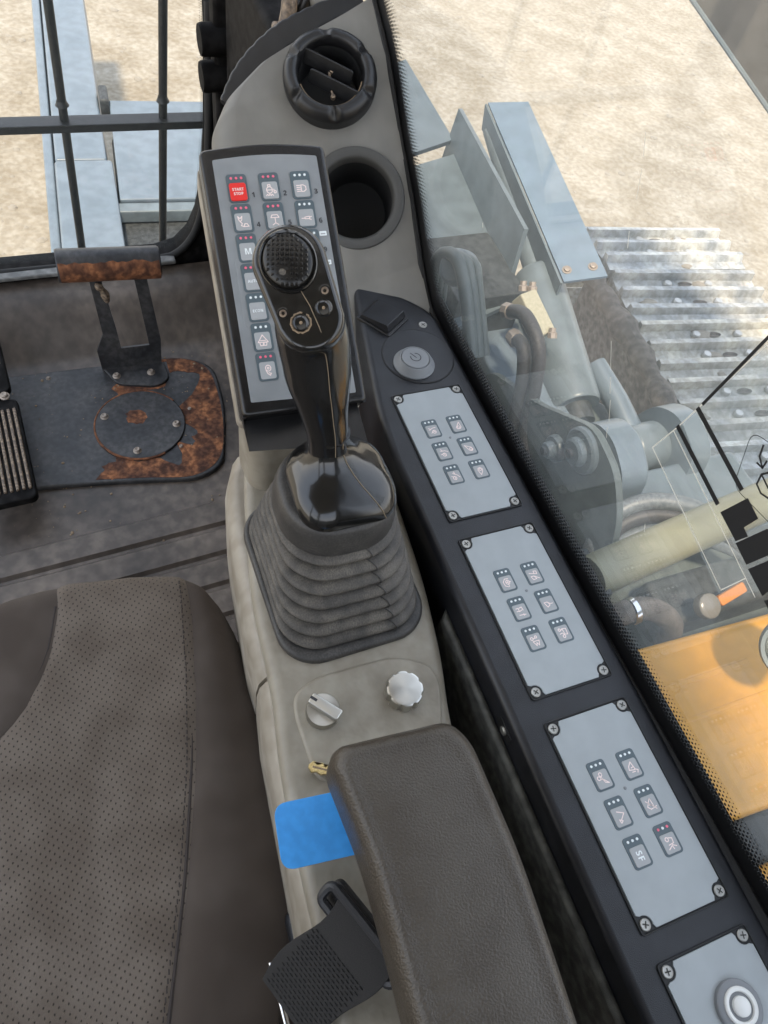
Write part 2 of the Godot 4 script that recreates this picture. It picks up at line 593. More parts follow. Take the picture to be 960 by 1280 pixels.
	M.lens.heightmap_texture = noise_tex(0.04, 73)
	M.lens.uv1_triplanar = true
	M.lens.uv1_scale = Vector3.ONE / 0.05
	M.lamp_shell = mat(lin(0.22, 0.25, 0.24), 0.5)
	M.white_disc = mat(lin(0.72, 0.72, 0.69), 0.4)
	M.reflection_grey = mat(lin(0.16, 0.15, 0.13), 0.25)  # dull tone of a faint circle reflected in the glass
	M.sill = mottled(lin(0.12, 0.12, 0.115), lin(0.24, 0.24, 0.225), 0.5, 0.2, 0.012, 81)
	M.sensor_grey = mat(lin(0.2, 0.21, 0.22), 0.5)
	M.diffuser_sheet = mat(lin(0.42, 0.41, 0.38), 1.0)  # translucent material for the sheet added to spread overhead light
	M.diffuser_sheet.backlight_enabled = true
	M.diffuser_sheet.backlight = Color(1, 1, 1)
	M.roof = mat(lin(0.28, 0.275, 0.26), 0.8)

func _ready() -> void:
	camera_and_light()
	make_materials()
	yard()
	cab_shell()
	cab_floor_things()
	window_things()
	side_console()
	joystick()
	keypad_box()
	switch_rail()
	corner_trim()
	seat_and_belt()
	armrest()
	key_and_tag()
	machine_outside()

func camera_and_light() -> void:
	var cam := Camera3D.new()
	cam.name = "Camera"
	add_child(cam)
	cam.fov = 68.61
	cam.near = 0.02
	cam.far = 400.0
	var right := Vector3(0.92826, 0.1504, 0.34015)
	var up := Vector3(0.20961, 0.54393, -0.81253)
	var back := Vector3(-0.30723, 0.82554, 0.47339)
	cam.transform = Transform3D(Basis(right, up, back).orthonormalized(), Vector3(0, 1.25, 0))
	cam.current = true
	var sun := DirectionalLight3D.new()
	sun.name = "Sun"
	add_child(sun)
	sun.light_energy = 0.85
	sun.light_angular_distance = 5.0
	sun.light_color = Color(1.0, 0.93, 0.82)
	sun.shadow_enabled = true
	sun.look_at_from_position(Vector3(-1.3, 6.0, 1.7), Vector3.ZERO)
	var sky := Sky.new()
	var ps := ProceduralSkyMaterial.new()
	ps.sky_top_color = Color(0.70, 0.745, 0.815)
	ps.sky_horizon_color = Color(0.95, 0.94, 0.92)
	ps.ground_horizon_color = Color(0.85, 0.82, 0.74)
	ps.ground_bottom_color = Color(0.6, 0.55, 0.45)
	ps.sky_curve = 0.2
	ps.energy_multiplier = 1.6
	sky.sky_material = ps
	var env := Environment.new()
	env.background_mode = Environment.BG_SKY
	env.sky = sky
	env.background_energy_multiplier = 1.0
	env.tonemap_mode = Environment.TONE_MAPPER_LINEAR
	env.tonemap_exposure = 2.15
	env.sdfgi_enabled = true
	env.ssao_enabled = true
	env.ssil_enabled = true
	var we := WorldEnvironment.new()
	we.name = "WorldEnvironment"
	we.environment = env
	add_child(we)

func yard() -> void:
	var m := MD.new()
	for i in 2:
		for j in 2:
			m.add(Vector3(-150 + 300 * i, 0, -150 + 300 * j))
	m.quad(0, 2, 3, 1)
	m.facing(Vector3.UP)
	struct("ground", mesh_of(m, M.sand), Transform3D(Basis(), Vector3(0, -1.35, 0)))
	# loose stones on the sand, far too many to count
	var rock := MD.new()
	var R := []
	var rng := RandomNumberGenerator.new()
	rng.seed = 5
	for i in 4:
		var y := [-0.3, 0.1, 0.5, 0.75][i] as float
		var r := [0.8, 1.0, 0.75, 0.35][i] as float
		var q := PackedVector3Array()
		for k in 6:
			q.append(Vector3(cos(TAU * k / 6.0) * r * rng.randf_range(0.8, 1.2), y, sin(TAU * k / 6.0) * r * rng.randf_range(0.8, 1.2)))
		R.append(q)
	rock = loft(R).outward()
	var mm := MultiMesh.new()
	mm.transform_format = MultiMesh.TRANSFORM_3D
	mm.mesh = mesh_of(rock, M.pebble, 60)
	mm.instance_count = 5200
	for i in 5200:
		var s := 0.004 + 0.022 * pow(rng.randf(), 6.0)
		var b := Basis(Vector3.UP, rng.randf() * TAU).scaled(Vector3(s, s * 0.6, s))
		mm.set_instance_transform(i, Transform3D(b, Vector3(rng.randf_range(-2.5, 6.5), -1.35, rng.randf_range(-8.0, -1.5))))
	var mi := MultiMeshInstance3D.new()
	mi.name = "gravel"
	mi.multimesh = mm
	mi.set_meta("label", "scattered small stones lying on the pale sandy ground outside")
	mi.set_meta("category", "gravel")
	mi.set_meta("kind", "stuff")
	add_child(mi)

func cab_shell() -> void:
	# what keeps the weather out: mostly above and behind the picture
	var roof := MD.new()
	roof.cat(box(Vector3(-0.75, 1.66, -1.5), Vector3(0.42, 1.72, -1.2), 0.01))
	roof.cat(box(Vector3(-0.75, 1.66, -0.25), Vector3(0.42, 1.72, 0.75), 0.01))
	roof.cat(box(Vector3(-0.75, 1.66, -1.199), Vector3(-0.6, 1.72, -0.251), 0.01))
	roof.cat(box(Vector3(0.27, 1.66, -1.199), Vector3(0.42, 1.72, -0.251), 0.01))
	struct("cab_roof", mesh_of(roof, M.roof))
	struct("added_roof_diffuser", mesh_of(box(Vector3(-0.605, 1.668, -1.205), Vector3(0.275, 1.67, -0.245), 0.0005), M.diffuser_sheet))  # unseen sheet added across the roof hatch to soften the light below
	var rear := MD.new()
	rear.cat(box(Vector3(-0.75, -0.02, 0.72), Vector3(0.42, 0.95, 0.76), 0.004))
	rear.cat(box(Vector3(-0.75, 0.952, 0.72), Vector3(-0.6, 1.655, 0.76), 0.004))
	rear.cat(box(Vector3(0.27, 0.952, 0.72), Vector3(0.42, 1.655, 0.76), 0.004))
	struct("cab_rear_wall", mesh_of(rear, M.roof))
	var left := MD.new()
	left.cat(box(Vector3(-0.75, -0.02, 0.2), Vector3(-0.71, 0.9, 0.718), 0.004))
	left.cat(box(Vector3(-0.75, -0.02, 0.16), Vector3(-0.69, 1.655, 0.198), 0.004))
	left.cat(box(Vector3(-0.75, -0.02, -1.49), Vector3(-0.69, 1.655, -1.42), 0.004))
	struct("cab_left_wall", mesh_of(left, M.roof))
	var side := MD.new()
	side.cat(box(Vector3(0.388, -0.02, -1.37), Vector3(0.41, 0.636, 0.718), 0.002))
	side.cat(box(Vector3(0.375, 1.58, -1.37), Vector3(0.415, 1.658, 0.718), 0.004))
	side.cat(box(Vector3(0.375, 0.638, 0.5), Vector3(0.415, 1.578, 0.718), 0.004))
	struct("cab_right_wall", mesh_of(side, M.pillar))

func cab_floor_things() -> void:
	# rubber floor: flat by the pedals, ridged in front of the seat, turned up to the windscreen
	var prof := [Vector2(-1.415, 0.085), Vector2(-1.36, 0.083), Vector2(-1.32, 0.06), Vector2(-1.26, 0.012), Vector2(-1.235, 0.0)]
	for i in 5:
		var z := -0.815 + i * 0.062
		prof.append_array([Vector2(z, 0.0), Vector2(z + 0.006, 0.007), Vector2(z + 0.05, 0.007), Vector2(z + 0.056, 0.0)])
	prof.append(Vector2(0.7, 0.0))
	var R := []
	for i in 15:
		var x := -0.72 + 1.09 * i / 14.0
		var q := PackedVector3Array()
		for p: Vector2 in prof:
			q.append(Vector3(x, p.y, p.x - (0.05 * x if p.x > -1.0 and p.x < -0.4 else 0.0)))
		R.append(q)
	var m := loft(R, false, false, false).facing(Vector3.UP)
	m.cat(box(Vector3(-0.74, -0.06, -1.44), Vector3(0.385, -0.004, 0.71), 0.004))
	struct("floor", mesh_of(m, M.mat_floor, 30))

	# crumbs of dried earth trodden in on the floor
	var crumb := MD.new()
	crumb = lathe([[0.5, -0.2], [0.9, 0.2], [0.5, 0.7], [0.0, 0.8]], 5, true, false)
	var mm := MultiMesh.new()
	mm.transform_format = MultiMesh.TRANSFORM_3D
	mm.mesh = mesh_of(crumb, M.dirt, 70)
	mm.instance_count = 420
	var grng := RandomNumberGenerator.new()
	grng.seed = 21
	for i in 420:
		var s := 0.0008 + 0.0030 * pow(grng.randf(), 3.0)
		var px := grng.randf_range(-0.3, 0.24)
		var pz := grng.randf_range(-1.23, -0.45)
		var hy := 0.0105 if pz < -0.95 else 0.0005
		mm.set_instance_transform(i, Transform3D(Basis(Vector3.UP, grng.randf() * TAU).scaled(Vector3(s, s * 0.6, s * grng.randf_range(0.7, 1.4))), Vector3(px, hy, pz)))
	var grit := MultiMeshInstance3D.new()
	grit.name = "dried_mud_crumbs"
	grit.multimesh = mm
	grit.set_meta("label", "tiny crumbs of dried mud strewn over the cab floor")
	grit.set_meta("category", "crumbs")
	grit.set_meta("kind", "stuff")
	add_child(grit)

	# steel plate with a round cover, in the floor
	var t := thing("floor_plate", "black steel floor plate with rusty rounded corner and a round cover", "plate")
	var o := PackedVector2Array([Vector2(-0.30, -1.225), Vector2(0.162, -1.21), Vector2(0.226, -1.17), Vector2(0.225, -1.05), Vector2(0.185, -0.90), Vector2(0.13, -0.878), Vector2(-0.06, -0.915), Vector2(-0.30, -0.945)])
	o = fillet(o, 0.06, 6)
	part(t, "plate", mesh_of(prism(o, 0.001, 0.010, 0.004), M.black_steel))
	# the rust creeps in from the plate's right end, in tongues of uneven width
	var rng := RandomNumberGenerator.new()
	rng.seed = 11
	var n := FastNoiseLite.new()
	n.seed = 3
	n.frequency = 9.0
	var outer := PackedVector2Array()
	var inner := PackedVector2Array()
	n.frequency = 6.0
	var edge := smooth(PackedVector3Array([Vector3(0.10, 0, -1.211), Vector3(0.165, 0, -1.203), Vector3(0.212, 0, -1.165), Vector3(0.219, 0, -1.08), Vector3(0.206, 0, -0.98), Vector3(0.178, 0, -0.912), Vector3(0.12, 0, -0.885), Vector3(0.03, 0, -0.902), Vector3(-0.06, 0, -0.919)]), 7)
	for i in edge.size():
		var f := float(i) / (edge.size() - 1)
		var wdt := 0.048 * sin(PI * clampf(f * 1.02, 0, 1)) + 0.012 + 0.04 * n.get_noise_1d(i * 0.014 + 5.0) + 0.012 * n.get_noise_1d(i * 0.032 + 9.0)
		wdt = clampf(wdt * 1.25, 0.004, 0.1)
		var c := Vector2(0.06, -1.05)
		var p := Vector2(edge[i].x, edge[i].z)
		var d := (c - p).normalized()
		outer.append(p + d * 0.003)
		inner.append(p + d * wdt)
	inner.reverse()
	outer.append_array(inner)
	part(t, "rust_patch", mesh_of(prism(outer, 0.0095, 0.0108), M.rust), Transform3D(), "orange brown rust along the rounded end of the plate")
	for q: Array in [[0.042, -1.055, 0.020, 3], [0.06, -1.145, 0.026, 8], [0.0, -0.965, 0.014, 6], [-0.02, -0.935, 0.022, 4], [0.075, -1.02, 0.008, 9]]:
		var b := PackedVector2Array()
		for k in 22:
			var a := TAU * k / 22.0
			var rad: float = q[2] * (1.0 + 0.55 * n.get_noise_2d(cos(a) * 0.1 * q[3], sin(a) * 0.1 * q[3] + q[3]))
			b.append(Vector2(q[0] + cos(a) * rad * (1.0 if q[3] != 8 else 2.2), q[1] + sin(a) * rad))
		part(t, "rust_patch", mesh_of(prism(b, 0.0095, 0.0104 if q[3] != 3 else 0.0154), M.rust))
	var cv := part(t, "round_cover", mesh_of(lathe([[0.088, 0.009], [0.088, 0.0135], [0.0865, 0.0148], [0.0, 0.015]], 48), M.black_steel), Transform3D(Basis(), Vector3(0.047, 0, -1.036)))
	var rim := PackedVector3Array()
	for k in 41:
		var a := 1.2 + TAU * 0.72 * k / 40.0
		rim.append(Vector3(cos(a) * 0.0885, 0.0125, sin(a) * 0.0885))
	part(cv, "rusty_rim", mesh_of(tube(rim, 0.0026, 6), M.rust))
	var bolt := mesh_of(lathe([[0.0085, 0.0], [0.0085, 0.001], [0.0062, 0.0025], [0.0058, 0.0055], [0.004, 0.0068], [0.003, 0.006], [0.0, 0.0055]], 16), M.bolt)
	for p: Vector2 in [Vector2(-0.065, -0.033), Vector2(0.069, 0.017), Vector2(-0.018, 0.067)]:
		part(cv, "bolt", bolt, Transform3D(Basis(), Vector3(p.x, 0.0145, p.y)))
	for p: Vector2 in [Vector2(0.15, -1.057), Vector2(0.113, -0.964), Vector2(-0.11, -1.2)]:
		part(t, "bolt", bolt, Transform3D(Basis().scaled(Vector3.ONE * 0.6), Vector3(p.x, 0.0095, p.y)))

	# foot rest: a tube on a forked bracket
	t = thing("foot_rest", "rusty tube foot rest on a black forked bracket", "foot rest")
	var A := Vector3(-0.042, 0.235, -1.265)
	var B := Vector3(0.148, 0.222, -1.262)
	var ax := frame_from(B - A, Vector3.UP, A)
	var len := A.distance_to(B)
	part(t, "tube", mesh_of(lathe([[0.024, 0.0], [0.029, 0.0], [0.031, 0.003], [0.031, len - 0.003], [0.029, len], [0.024, len], [0.024, len - 0.01]], 40, false, true), M.black_steel), ax)
	# rust on the lower, trodden half of the tube
	var R2 := []
	for i in 25:
		var f := float(i) / 24.0
		var q := PackedVector3Array()
		for k in 13:
			var lo := 0.78 + 0.2 * n.get_noise_1d(i * 0.05) 
			var a := lerpf(lo, 2.5, k / 12.0)
			# angle measured from the tube's top round to the driver's side
			var dirv := Vector3.UP * cos(a) + Vector3.BACK * sin(a)
			q.append(A.lerp(B, 0.015 + f * 0.97) + dirv * 0.0316)
		R2.append(q)
	part(t, "rust_patch", mesh_of(loft(R2, false, false, false).facing(Vector3(0, 0.3, 1)), M.rust), Transform3D(), "orange rust on the driver's side of the tube")
	var fork := PackedVector2Array([Vector2(0.0, 0.0), Vector2(0.122, 0.0), Vector2(0.128, 0.055), Vector2(0.120, 0.195), Vector2(0.096, 0.195), Vector2(0.103, 0.045), Vector2(0.046, 0.045), Vector2(0.044, 0.09), Vector2(0.034, 0.20), Vector2(0.012, 0.20), Vector2(0.016, 0.08), Vector2(-0.002, 0.045)])
	var up := (Vector3(0.05, 0.235, -1.262) - Vector3(0.05, 0.014, -1.2)).normalized()
	var fx := Vector3(0.985, 0.0, 0.02).normalized()
	# the polygon's x runs along fx and its y along up
	var fb := Basis(fx, fx.cross(-up).normalized() * -1.0, up)
	fb = Basis(fx, up.cross(fx).normalized(), up)
	part(t, "bracket", mesh_of(prism(fork, -0.004, 0.004, 0.001), M.black_steel), Transform3D(fb, Vector3(-0.002, 0.014, -1.2)))
	part(t, "foot", mesh_of(prism(fillet(PackedVector2Array([Vector2(-0.004, -1.21), Vector2(0.124, -1.2), Vector2(0.128, -1.145), Vector2(0.10, -1.128), Vector2(0.02, -1.15)]), 0.018), 0.0105, 0.0165, 0.002), M.black_steel))
	for p: Vector2 in [Vector2(0.023, -1.172), Vector2(0.093, -1.168)]:
		part(t, "bolt", bolt, Transform3D(Basis(), Vector3(p.x, 0.0165, p.y)))
	var weld := smooth(PackedVector3Array([Vector3(0.02, 0.205, -1.238), Vector3(0.032, 0.185, -1.238), Vector3(0.036, 0.16, -1.234)]), 4)
	part(t, "weld", mesh_of(tube(weld, 0.006, 8, PackedFloat32Array([0.002, 0.006, 0.008, 0.006, 0.007, 0.009, 0.008, 0.006, 0.003])), M.worn_steel), Transform3D(), "worn pale weld under the tube")

	# travel pedal at the left edge
	t = thing("travel_pedal", "ribbed worn pedal on the left of the black floor plate", "pedal", Transform3D(Basis(Vector3.RIGHT, 0.05).rotated(Vector3.UP, 0.04), Vector3(-0.212, 0.075, -1.03)))
	part(t, "lower_pad", mesh_of(slab(0.05, 0.115, 0.012, -0.012, 0.006, 0.004, 0.003), M.pillar), Transform3D(Basis(), Vector3(0, 0, 0.055)))
	for k in 9:
		part(t, "rib", mesh_of(slab(0.0028, 0.092, 0.002, 0.0055, 0.0105, 0.002), M.worn_steel), Transform3D(Basis(), Vector3(-0.041 + 0.0103 * k, 0, 0.058)))
	part(t, "upper_pad", mesh_of(slab(0.043, 0.09, 0.012, -0.012, 0.006, 0.004, 0.003), M.pillar), Transform3D(Basis(Vector3.RIGHT, 0.22), Vector3(0, 0.022, -0.165)))
	for k in 8:
		part(t, "rib", mesh_of(slab(0.0026, 0.05, 0.002, 0.0055, 0.0105, 0.002), M.worn_steel), Transform3D(Basis(Vector3.RIGHT, 0.22), Vector3(-0.034 + 0.0098 * k, 0.022, -0.185)))
	part(t, "link", mesh_of(box(Vector3(-0.025, -0.06, -0.1), Vector3(0.02, -0.005, 0.02), 0.005), M.pillar))
	part(t, "bolt", bolt, Transform3D(Basis().scaled(Vector3.ONE * 1.1), Vector3(0.03, 0.008, -0.066)))

func window_things() -> void:
	# front wall under and beside the windscreen, with the pane's rounded corner
	var fr := PackedVector2Array()
	for p: Vector2 in [Vector2(-0.72, -0.05), Vector2(0.39, -0.05), Vector2(0.39, 0.34), Vector2(0.39, 1.66), Vector2(0.305, 1.66), Vector2(0.298, 0.55), Vector2(0.289, 0.37), Vector2(0.276, 0.25), Vector2(0.262, 0.19), Vector2(0.242, 0.145), Vector2(0.21, 0.112), Vector2(0.165, 0.1), Vector2(0.0, 0.102), Vector2(-0.72, 0.108)]:
		fr.append(p)
	var stand := Transform3D(Basis(Vector3.RIGHT, Vector3.BACK, Vector3.UP), Vector3.ZERO)
	stand.basis = Basis(Vector3(1, 0, 0), Vector3(0, 0, 1), Vector3(0, 1, 0))
	struct("front_wall", mesh_of(MD.new().cat(prism(fr, -1.475, -1.425), Transform3D(stand.basis, Vector3.ZERO)).outward(), M.pillar, 30))
	var curve := smooth(PackedVector3Array([Vector3(0.3, 0.62, -1.424), Vector3(0.289, 0.37, -1.424), Vector3(0.276, 0.25, -1.424), Vector3(0.262, 0.19, -1.424), Vector3(0.242, 0.145, -1.424), Vector3(0.21, 0.112, -1.424), Vector3(0.165, 0.1, -1.424), Vector3(0.0, 0.102, -1.424), Vector3(-0.7, 0.108, -1.424)]), 6)
	solo("window_seal", mesh_of(tube(curve, 0.008, 10), M.trim_rubber), "black rubber seal round the lower corner of the front window", "seal")
	var t := thing("windscreen", "clear front window pane behind the bars", "window")
	part(t, "pane", mesh_of(box(Vector3(-0.72, 0.09, -1.456), Vector3(0.315, 1.66, -1.451), 0.0005), M.front_glass))
	# dotted black print down the pane's edge
	var f := MD.new()
	for q: Array in [[0.2665, 0.20, 0.0], [0.2665, 0.20, 1.0]]:
		pass
	var pts := [Vector2(0.2715, 0.22), Vector2(0.29, 0.37), Vector2(0.299, 0.55), Vector2(0.306, 0.9), Vector2(0.31, 1.6)]
	var run := 0.0
	for i in pts.size():
		if i > 0:
			run += pts[i].distance_to(pts[i - 1])
		f.add(Vector3(pts[i].x - 0.014, pts[i].y, -1.4495), Vector2(run / 0.008, 0.2))
		f.add(Vector3(pts[i].x + 0.008, pts[i].y, -1.4495), Vector2(run / 0.008, 0.69))
	for i in pts.size() - 1:
		f.quad(i * 2, i * 2 + 1, i * 2 + 3, i * 2 + 2)
	part(t, "dotted_edge", mesh_of(f.facing(Vector3.BACK), M.frit))
	# sill strip in front of the mat
	solo("window_sill", mesh_of(box(Vector3(-0.7, 0.098, -1.423), Vector3(0.2, 0.108, -1.40), 0.003), M.sill), "worn bare metal sill strip under the front window", "sill")
	# guard bars outside the pane
	t = thing("window_guard", "black welded guard bars across the front window", "window guard")
	part(t, "cross_bar", mesh_of(box(Vector3(-0.72, 0.356, -1.53), Vector3(0.33, 0.372, -1.494), 0.002), M.grille_bar), Transform3D(Basis(Vector3.BACK, -0.02), Vector3.ZERO))
	for x: Array in [[0.043, 0.010], [0.236, 0.188], [-0.2, -0.2], [-0.42, -0.42]]:
		var p0 := Vector3(x[1], 0.04, -1.515)
		var p1 := Vector3(lerpf(x[1], x[0], 2.4), 1.3, -1.515)
		part(t, "upright_bar", mesh_of(tube(PackedVector3Array([p0, p0.lerp(p1, 0.27), p1]), 0.0085, 12), M.grille_bar))
		part(t, "weld", mesh_of(lathe([[0.013, 0.0], [0.011, 0.004], [0.0088, 0.010]], 12, true, false), M.grille_bar), Transform3D(Basis(), p0.lerp(p1, 0.285)))
	# side window
	t = thing("side_window", "right side window pane with dotted black edge beside the console", "window")
	var seam := [Vector2(-1.4, 1.15), Vector2(-1.1, 0.965), Vector2(-0.98, 0.905), Vector2(-0.902, 0.855), Vector2(-0.838, 0.82), Vector2(-0.77, 0.765), Vector2(-0.707, 0.72), Vector2(-0.655, 0.675), Vector2(-0.61, 0.646), Vector2(-0.56, 0.641), Vector2(-0.45, 0.640), Vector2(-0.2, 0.641), Vector2(0.1, 0.651), Vector2(0.5, 0.652)]
	var poly := PackedVector2Array()
	for p: Vector2 in seam:
		poly.append(p - Vector2(0, 0.012))
	poly.append_array([Vector2(0.5, 1.6), Vector2(-1.4, 1.6)])
	# polygon (z, y) stood up in the plane x = const
	var wb := Basis(Vector3(0, 0, 1), Vector3(1, 0, 0), Vector3(0, 1, 0))
	part(t, "pane", mesh_of(MD.new().cat(prism(poly, 0.3855, 0.3905), Transform3D(wb, Vector3.ZERO)).outward(), M.glass, 30))
	f = MD.new()
	run = 0.0
	var sp := PackedVector3Array()
	for p: Vector2 in seam:
		sp.append(Vector3(0, p.y, p.x))
	sp = smooth(sp, 5)
	for i in sp.size():
		if i > 0:
			run += sp[i].distance_to(sp[i - 1])
		var d := (sp[mini(i + 1, sp.size() - 1)] - sp[maxi(i - 1, 0)]).normalized()
		var nn := Vector3(0, d.z, -d.y)
		f.add(sp[i] + nn * 0.046 + Vector3(0.3846, 0, 0), Vector2(run / 0.008, 0.0))
		f.add(sp[i] - nn * 0.004 + Vector3(0.3846, 0, 0), Vector2(run / 0.008, 1.0))
	for i in sp.size() - 1:
		f.quad(i * 2, i * 2 + 1, i * 2 + 3, i * 2 + 2)
	part(t, "dotted_edge", mesh_of(f.facing(Vector3.LEFT), M.frit))
	# light scratches in the glass
	var sb := Transform3D(Basis(Vector3(0, 0, 1), Vector3(-1, 0, 0), Vector3(0, -1, 0)), Vector3(0.3848, 0, 0))
	for q: Array in [[-0.336, 0.853, -0.322, 0.835], [-0.318, 0.83, -0.31, 0.819], [-0.306, 0.815, -0.296, 0.80], [-0.294, 0.794, -0.289, 0.786], [-0.40, 0.99, -0.392, 0.977], [-0.388, 0.97, -0.38, 0.952], [-0.372, 0.93, -0.366, 0.92], [-0.56, 0.80, -0.557, 0.797], [-0.21, 0.77, -0.206, 0.764]]:
		part(t, "scratch", mesh_of(strokes([poly([q[0], -q[1], q[2], -q[3]])], 0.0006), M.decal_edge), sb)
	var bead := PackedVector3Array()
	for p in sp:
		bead.append(p + Vector3(0.3815, -0.002, 0))
	part(t, "rubber_bead", mesh_of(tube(bead, 0.0045, 8), M.trim_rubber))

	# black front pillar with two round window latches
	t = thing("front_pillar", "black corner pillar beside the front window with two stubby latches", "pillar")
	part(t, "post", mesh_of(slab(0.042, 0.05, 0.018, 0.02, 1.64, 0.004, 0.0, 4), M.pillar), Transform3D(Basis(), Vector3(0.352, 0, -1.37)))
	part(t, "inner_post", mesh_of(slab(0.016, 0.02, 0.008, 0.05, 1.2, 0.004), M.pillar), Transform3D(Basis(), Vector3(0.30, 0, -1.335)))
	for y: float in [0.605, 0.545]:
		part(t, "latch_knob", mesh_of(lathe([[0.018, -0.005], [0.0235, 0.0], [0.025, 0.004], [0.025, 0.052], [0.023, 0.057], [0.0, 0.058]], 28), M.pillar), Transform3D(Basis(Vector3.BACK, PI / 2), Vector3(0.318, y, -1.325)))
	part(t, "latch_plate", mesh_of(slab(0.028, 0.055, 0.01, 0, 0.02, 0.004), M.pillar), Transform3D(Basis(Vector3.RIGHT, PI / 2), Vector3(0.325, 0.575, -1.335)))
	part(t, "bolt", mesh_of(lathe([[0.008, 0], [0.008, 0.003], [0.006, 0.006], [0, 0.006]], 14), M.bolt), Transform3D(Basis(Vector3.RIGHT, PI / 2), Vector3(0.355, 0.6, -1.318)))
	# lettered film on the pane
	t = thing("window_decal", "clear film with black bars and block lettering stuck on the side window", "decal", Transform3D(Basis(Vector3(0, 0, 1), Vector3(-1, 0, 0), Vector3(0, -1, 0)), Vector3(0.3835, 0.86, -0.2)))
	# local x runs rearward, local z runs down, local y towards the driver
	var L := func(z: float, y: float) -> Vector2: return Vector2(z + 0.2, -(y - 0.86))
	var film := PackedVector2Array([L.call(-0.246, 0.827), L.call(-0.2385, 0.862), L.call(-0.215, 1.02), L.call(-0.06, 0.975), L.call(-0.125, 0.8)])
	part(t, "film", mesh_of(prism(film, -0.0008, -0.0004), M.clear))
	var edge := [PackedVector2Array([L.call(-0.129, 0.805), L.call(-0.246, 0.827), L.call(-0.2385, 0.862), L.call(-0.223, 0.96), L.call(-0.215, 1.02)]), PackedVector2Array([L.call(-0.2395, 0.855), L.call(-0.11, 0.83)]), PackedVector2Array([L.call(-0.129, 0.805), L.call(-0.124, 0.832)])]
	part(t, "film_edge", mesh_of(strokes(edge, 0.0008), M.decal_edge))
	var bars := [[-0.2385, 0.861, -0.1765, 0.8505], [-0.234, 0.886, -0.171, 0.876], [-0.2335, 0.892, -0.2215, 0.995]]
	for b: Array in bars:
		part(t, "black_bar", mesh_of(strokes([PackedVector2Array([L.call(b[0], b[1]), L.call(b[2], b[3])])], 0.0042 if b != bars[2] else 0.0024, 0.0002), M.decal_black))
	var blocks := [
		[Vector2(-0.170, 0.848), Vector2(-0.163, 0.876), Vector2(-0.148, 0.873), Vector2(-0.1505, 0.858), Vector2(-0.1440, 0.8565), Vector2(-0.1475, 0.8445)],
		[Vector2(-0.1465, 0.8435), Vector2(-0.139, 0.8745), Vector2(-0.1235, 0.871), Vector2(-0.1305, 0.8405)],
		[Vector2(-0.1275, 0.8395), Vector2(-0.1205, 0.870), Vector2(-0.098, 0.865), Vector2(-0.1, 0.856), Vector2(-0.1075, 0.853), Vector2(-0.1075, 0.8365)],
		[Vector2(-0.1045, 0.8355), Vector2(-0.096, 0.862), Vector2(-0.08, 0.858), Vector2(-0.088, 0.832)]]
	for b: Array in blocks:
		var q := PackedVector2Array()
		for p: Vector2 in b:
			q.append(L.call(p.x, p.y))
		part(t, "block_letter", mesh_of(prism(q, 0.0, 0.0002), M.decal_black))
	# a pictogram of an arrow over a machine outline
	var C := func(px: float, py: float) -> Vector2: return L.call(-0.168 + px * 0.01 + py * 0.0015, 0.9 + px * 0.002 - py * 0.010)
	var pic := [PackedVector2Array([C.call(-1, -1.4), C.call(-0.8, -0.6), C.call(-0.2, -0.1)]), PackedVector2Array([C.call(-0.7, -0.1), C.call(-0.2, -0.1), C.call(-0.2, -0.7)]),
		PackedVector2Array([C.call(0.9, -1), C.call(0.0, 0.3), C.call(0.1, 1.1), C.call(0.7, 1.4), C.call(1.6, 1.2)]), PackedVector2Array([C.call(0.0, 0.3), C.call(0.9, 0.7), C.call(1.6, 0.4)])]
	part(t, "pictogram", mesh_of(strokes(pic, 0.0014, 0.0002), M.decal_black))
	var fr2 := PackedVector2Array()
	for p in fillet(PackedVector2Array([C.call(-2.2, -1.6), C.call(3, -2.4), C.call(3, 2.6), C.call(-1.2, 2.6)]), 0.008, 4):
		fr2.append(p)
	fr2.append(fr2[0])
	part(t, "pictogram_frame", mesh_of(strokes([fr2], 0.0005, 0.0001), M.decal_black))

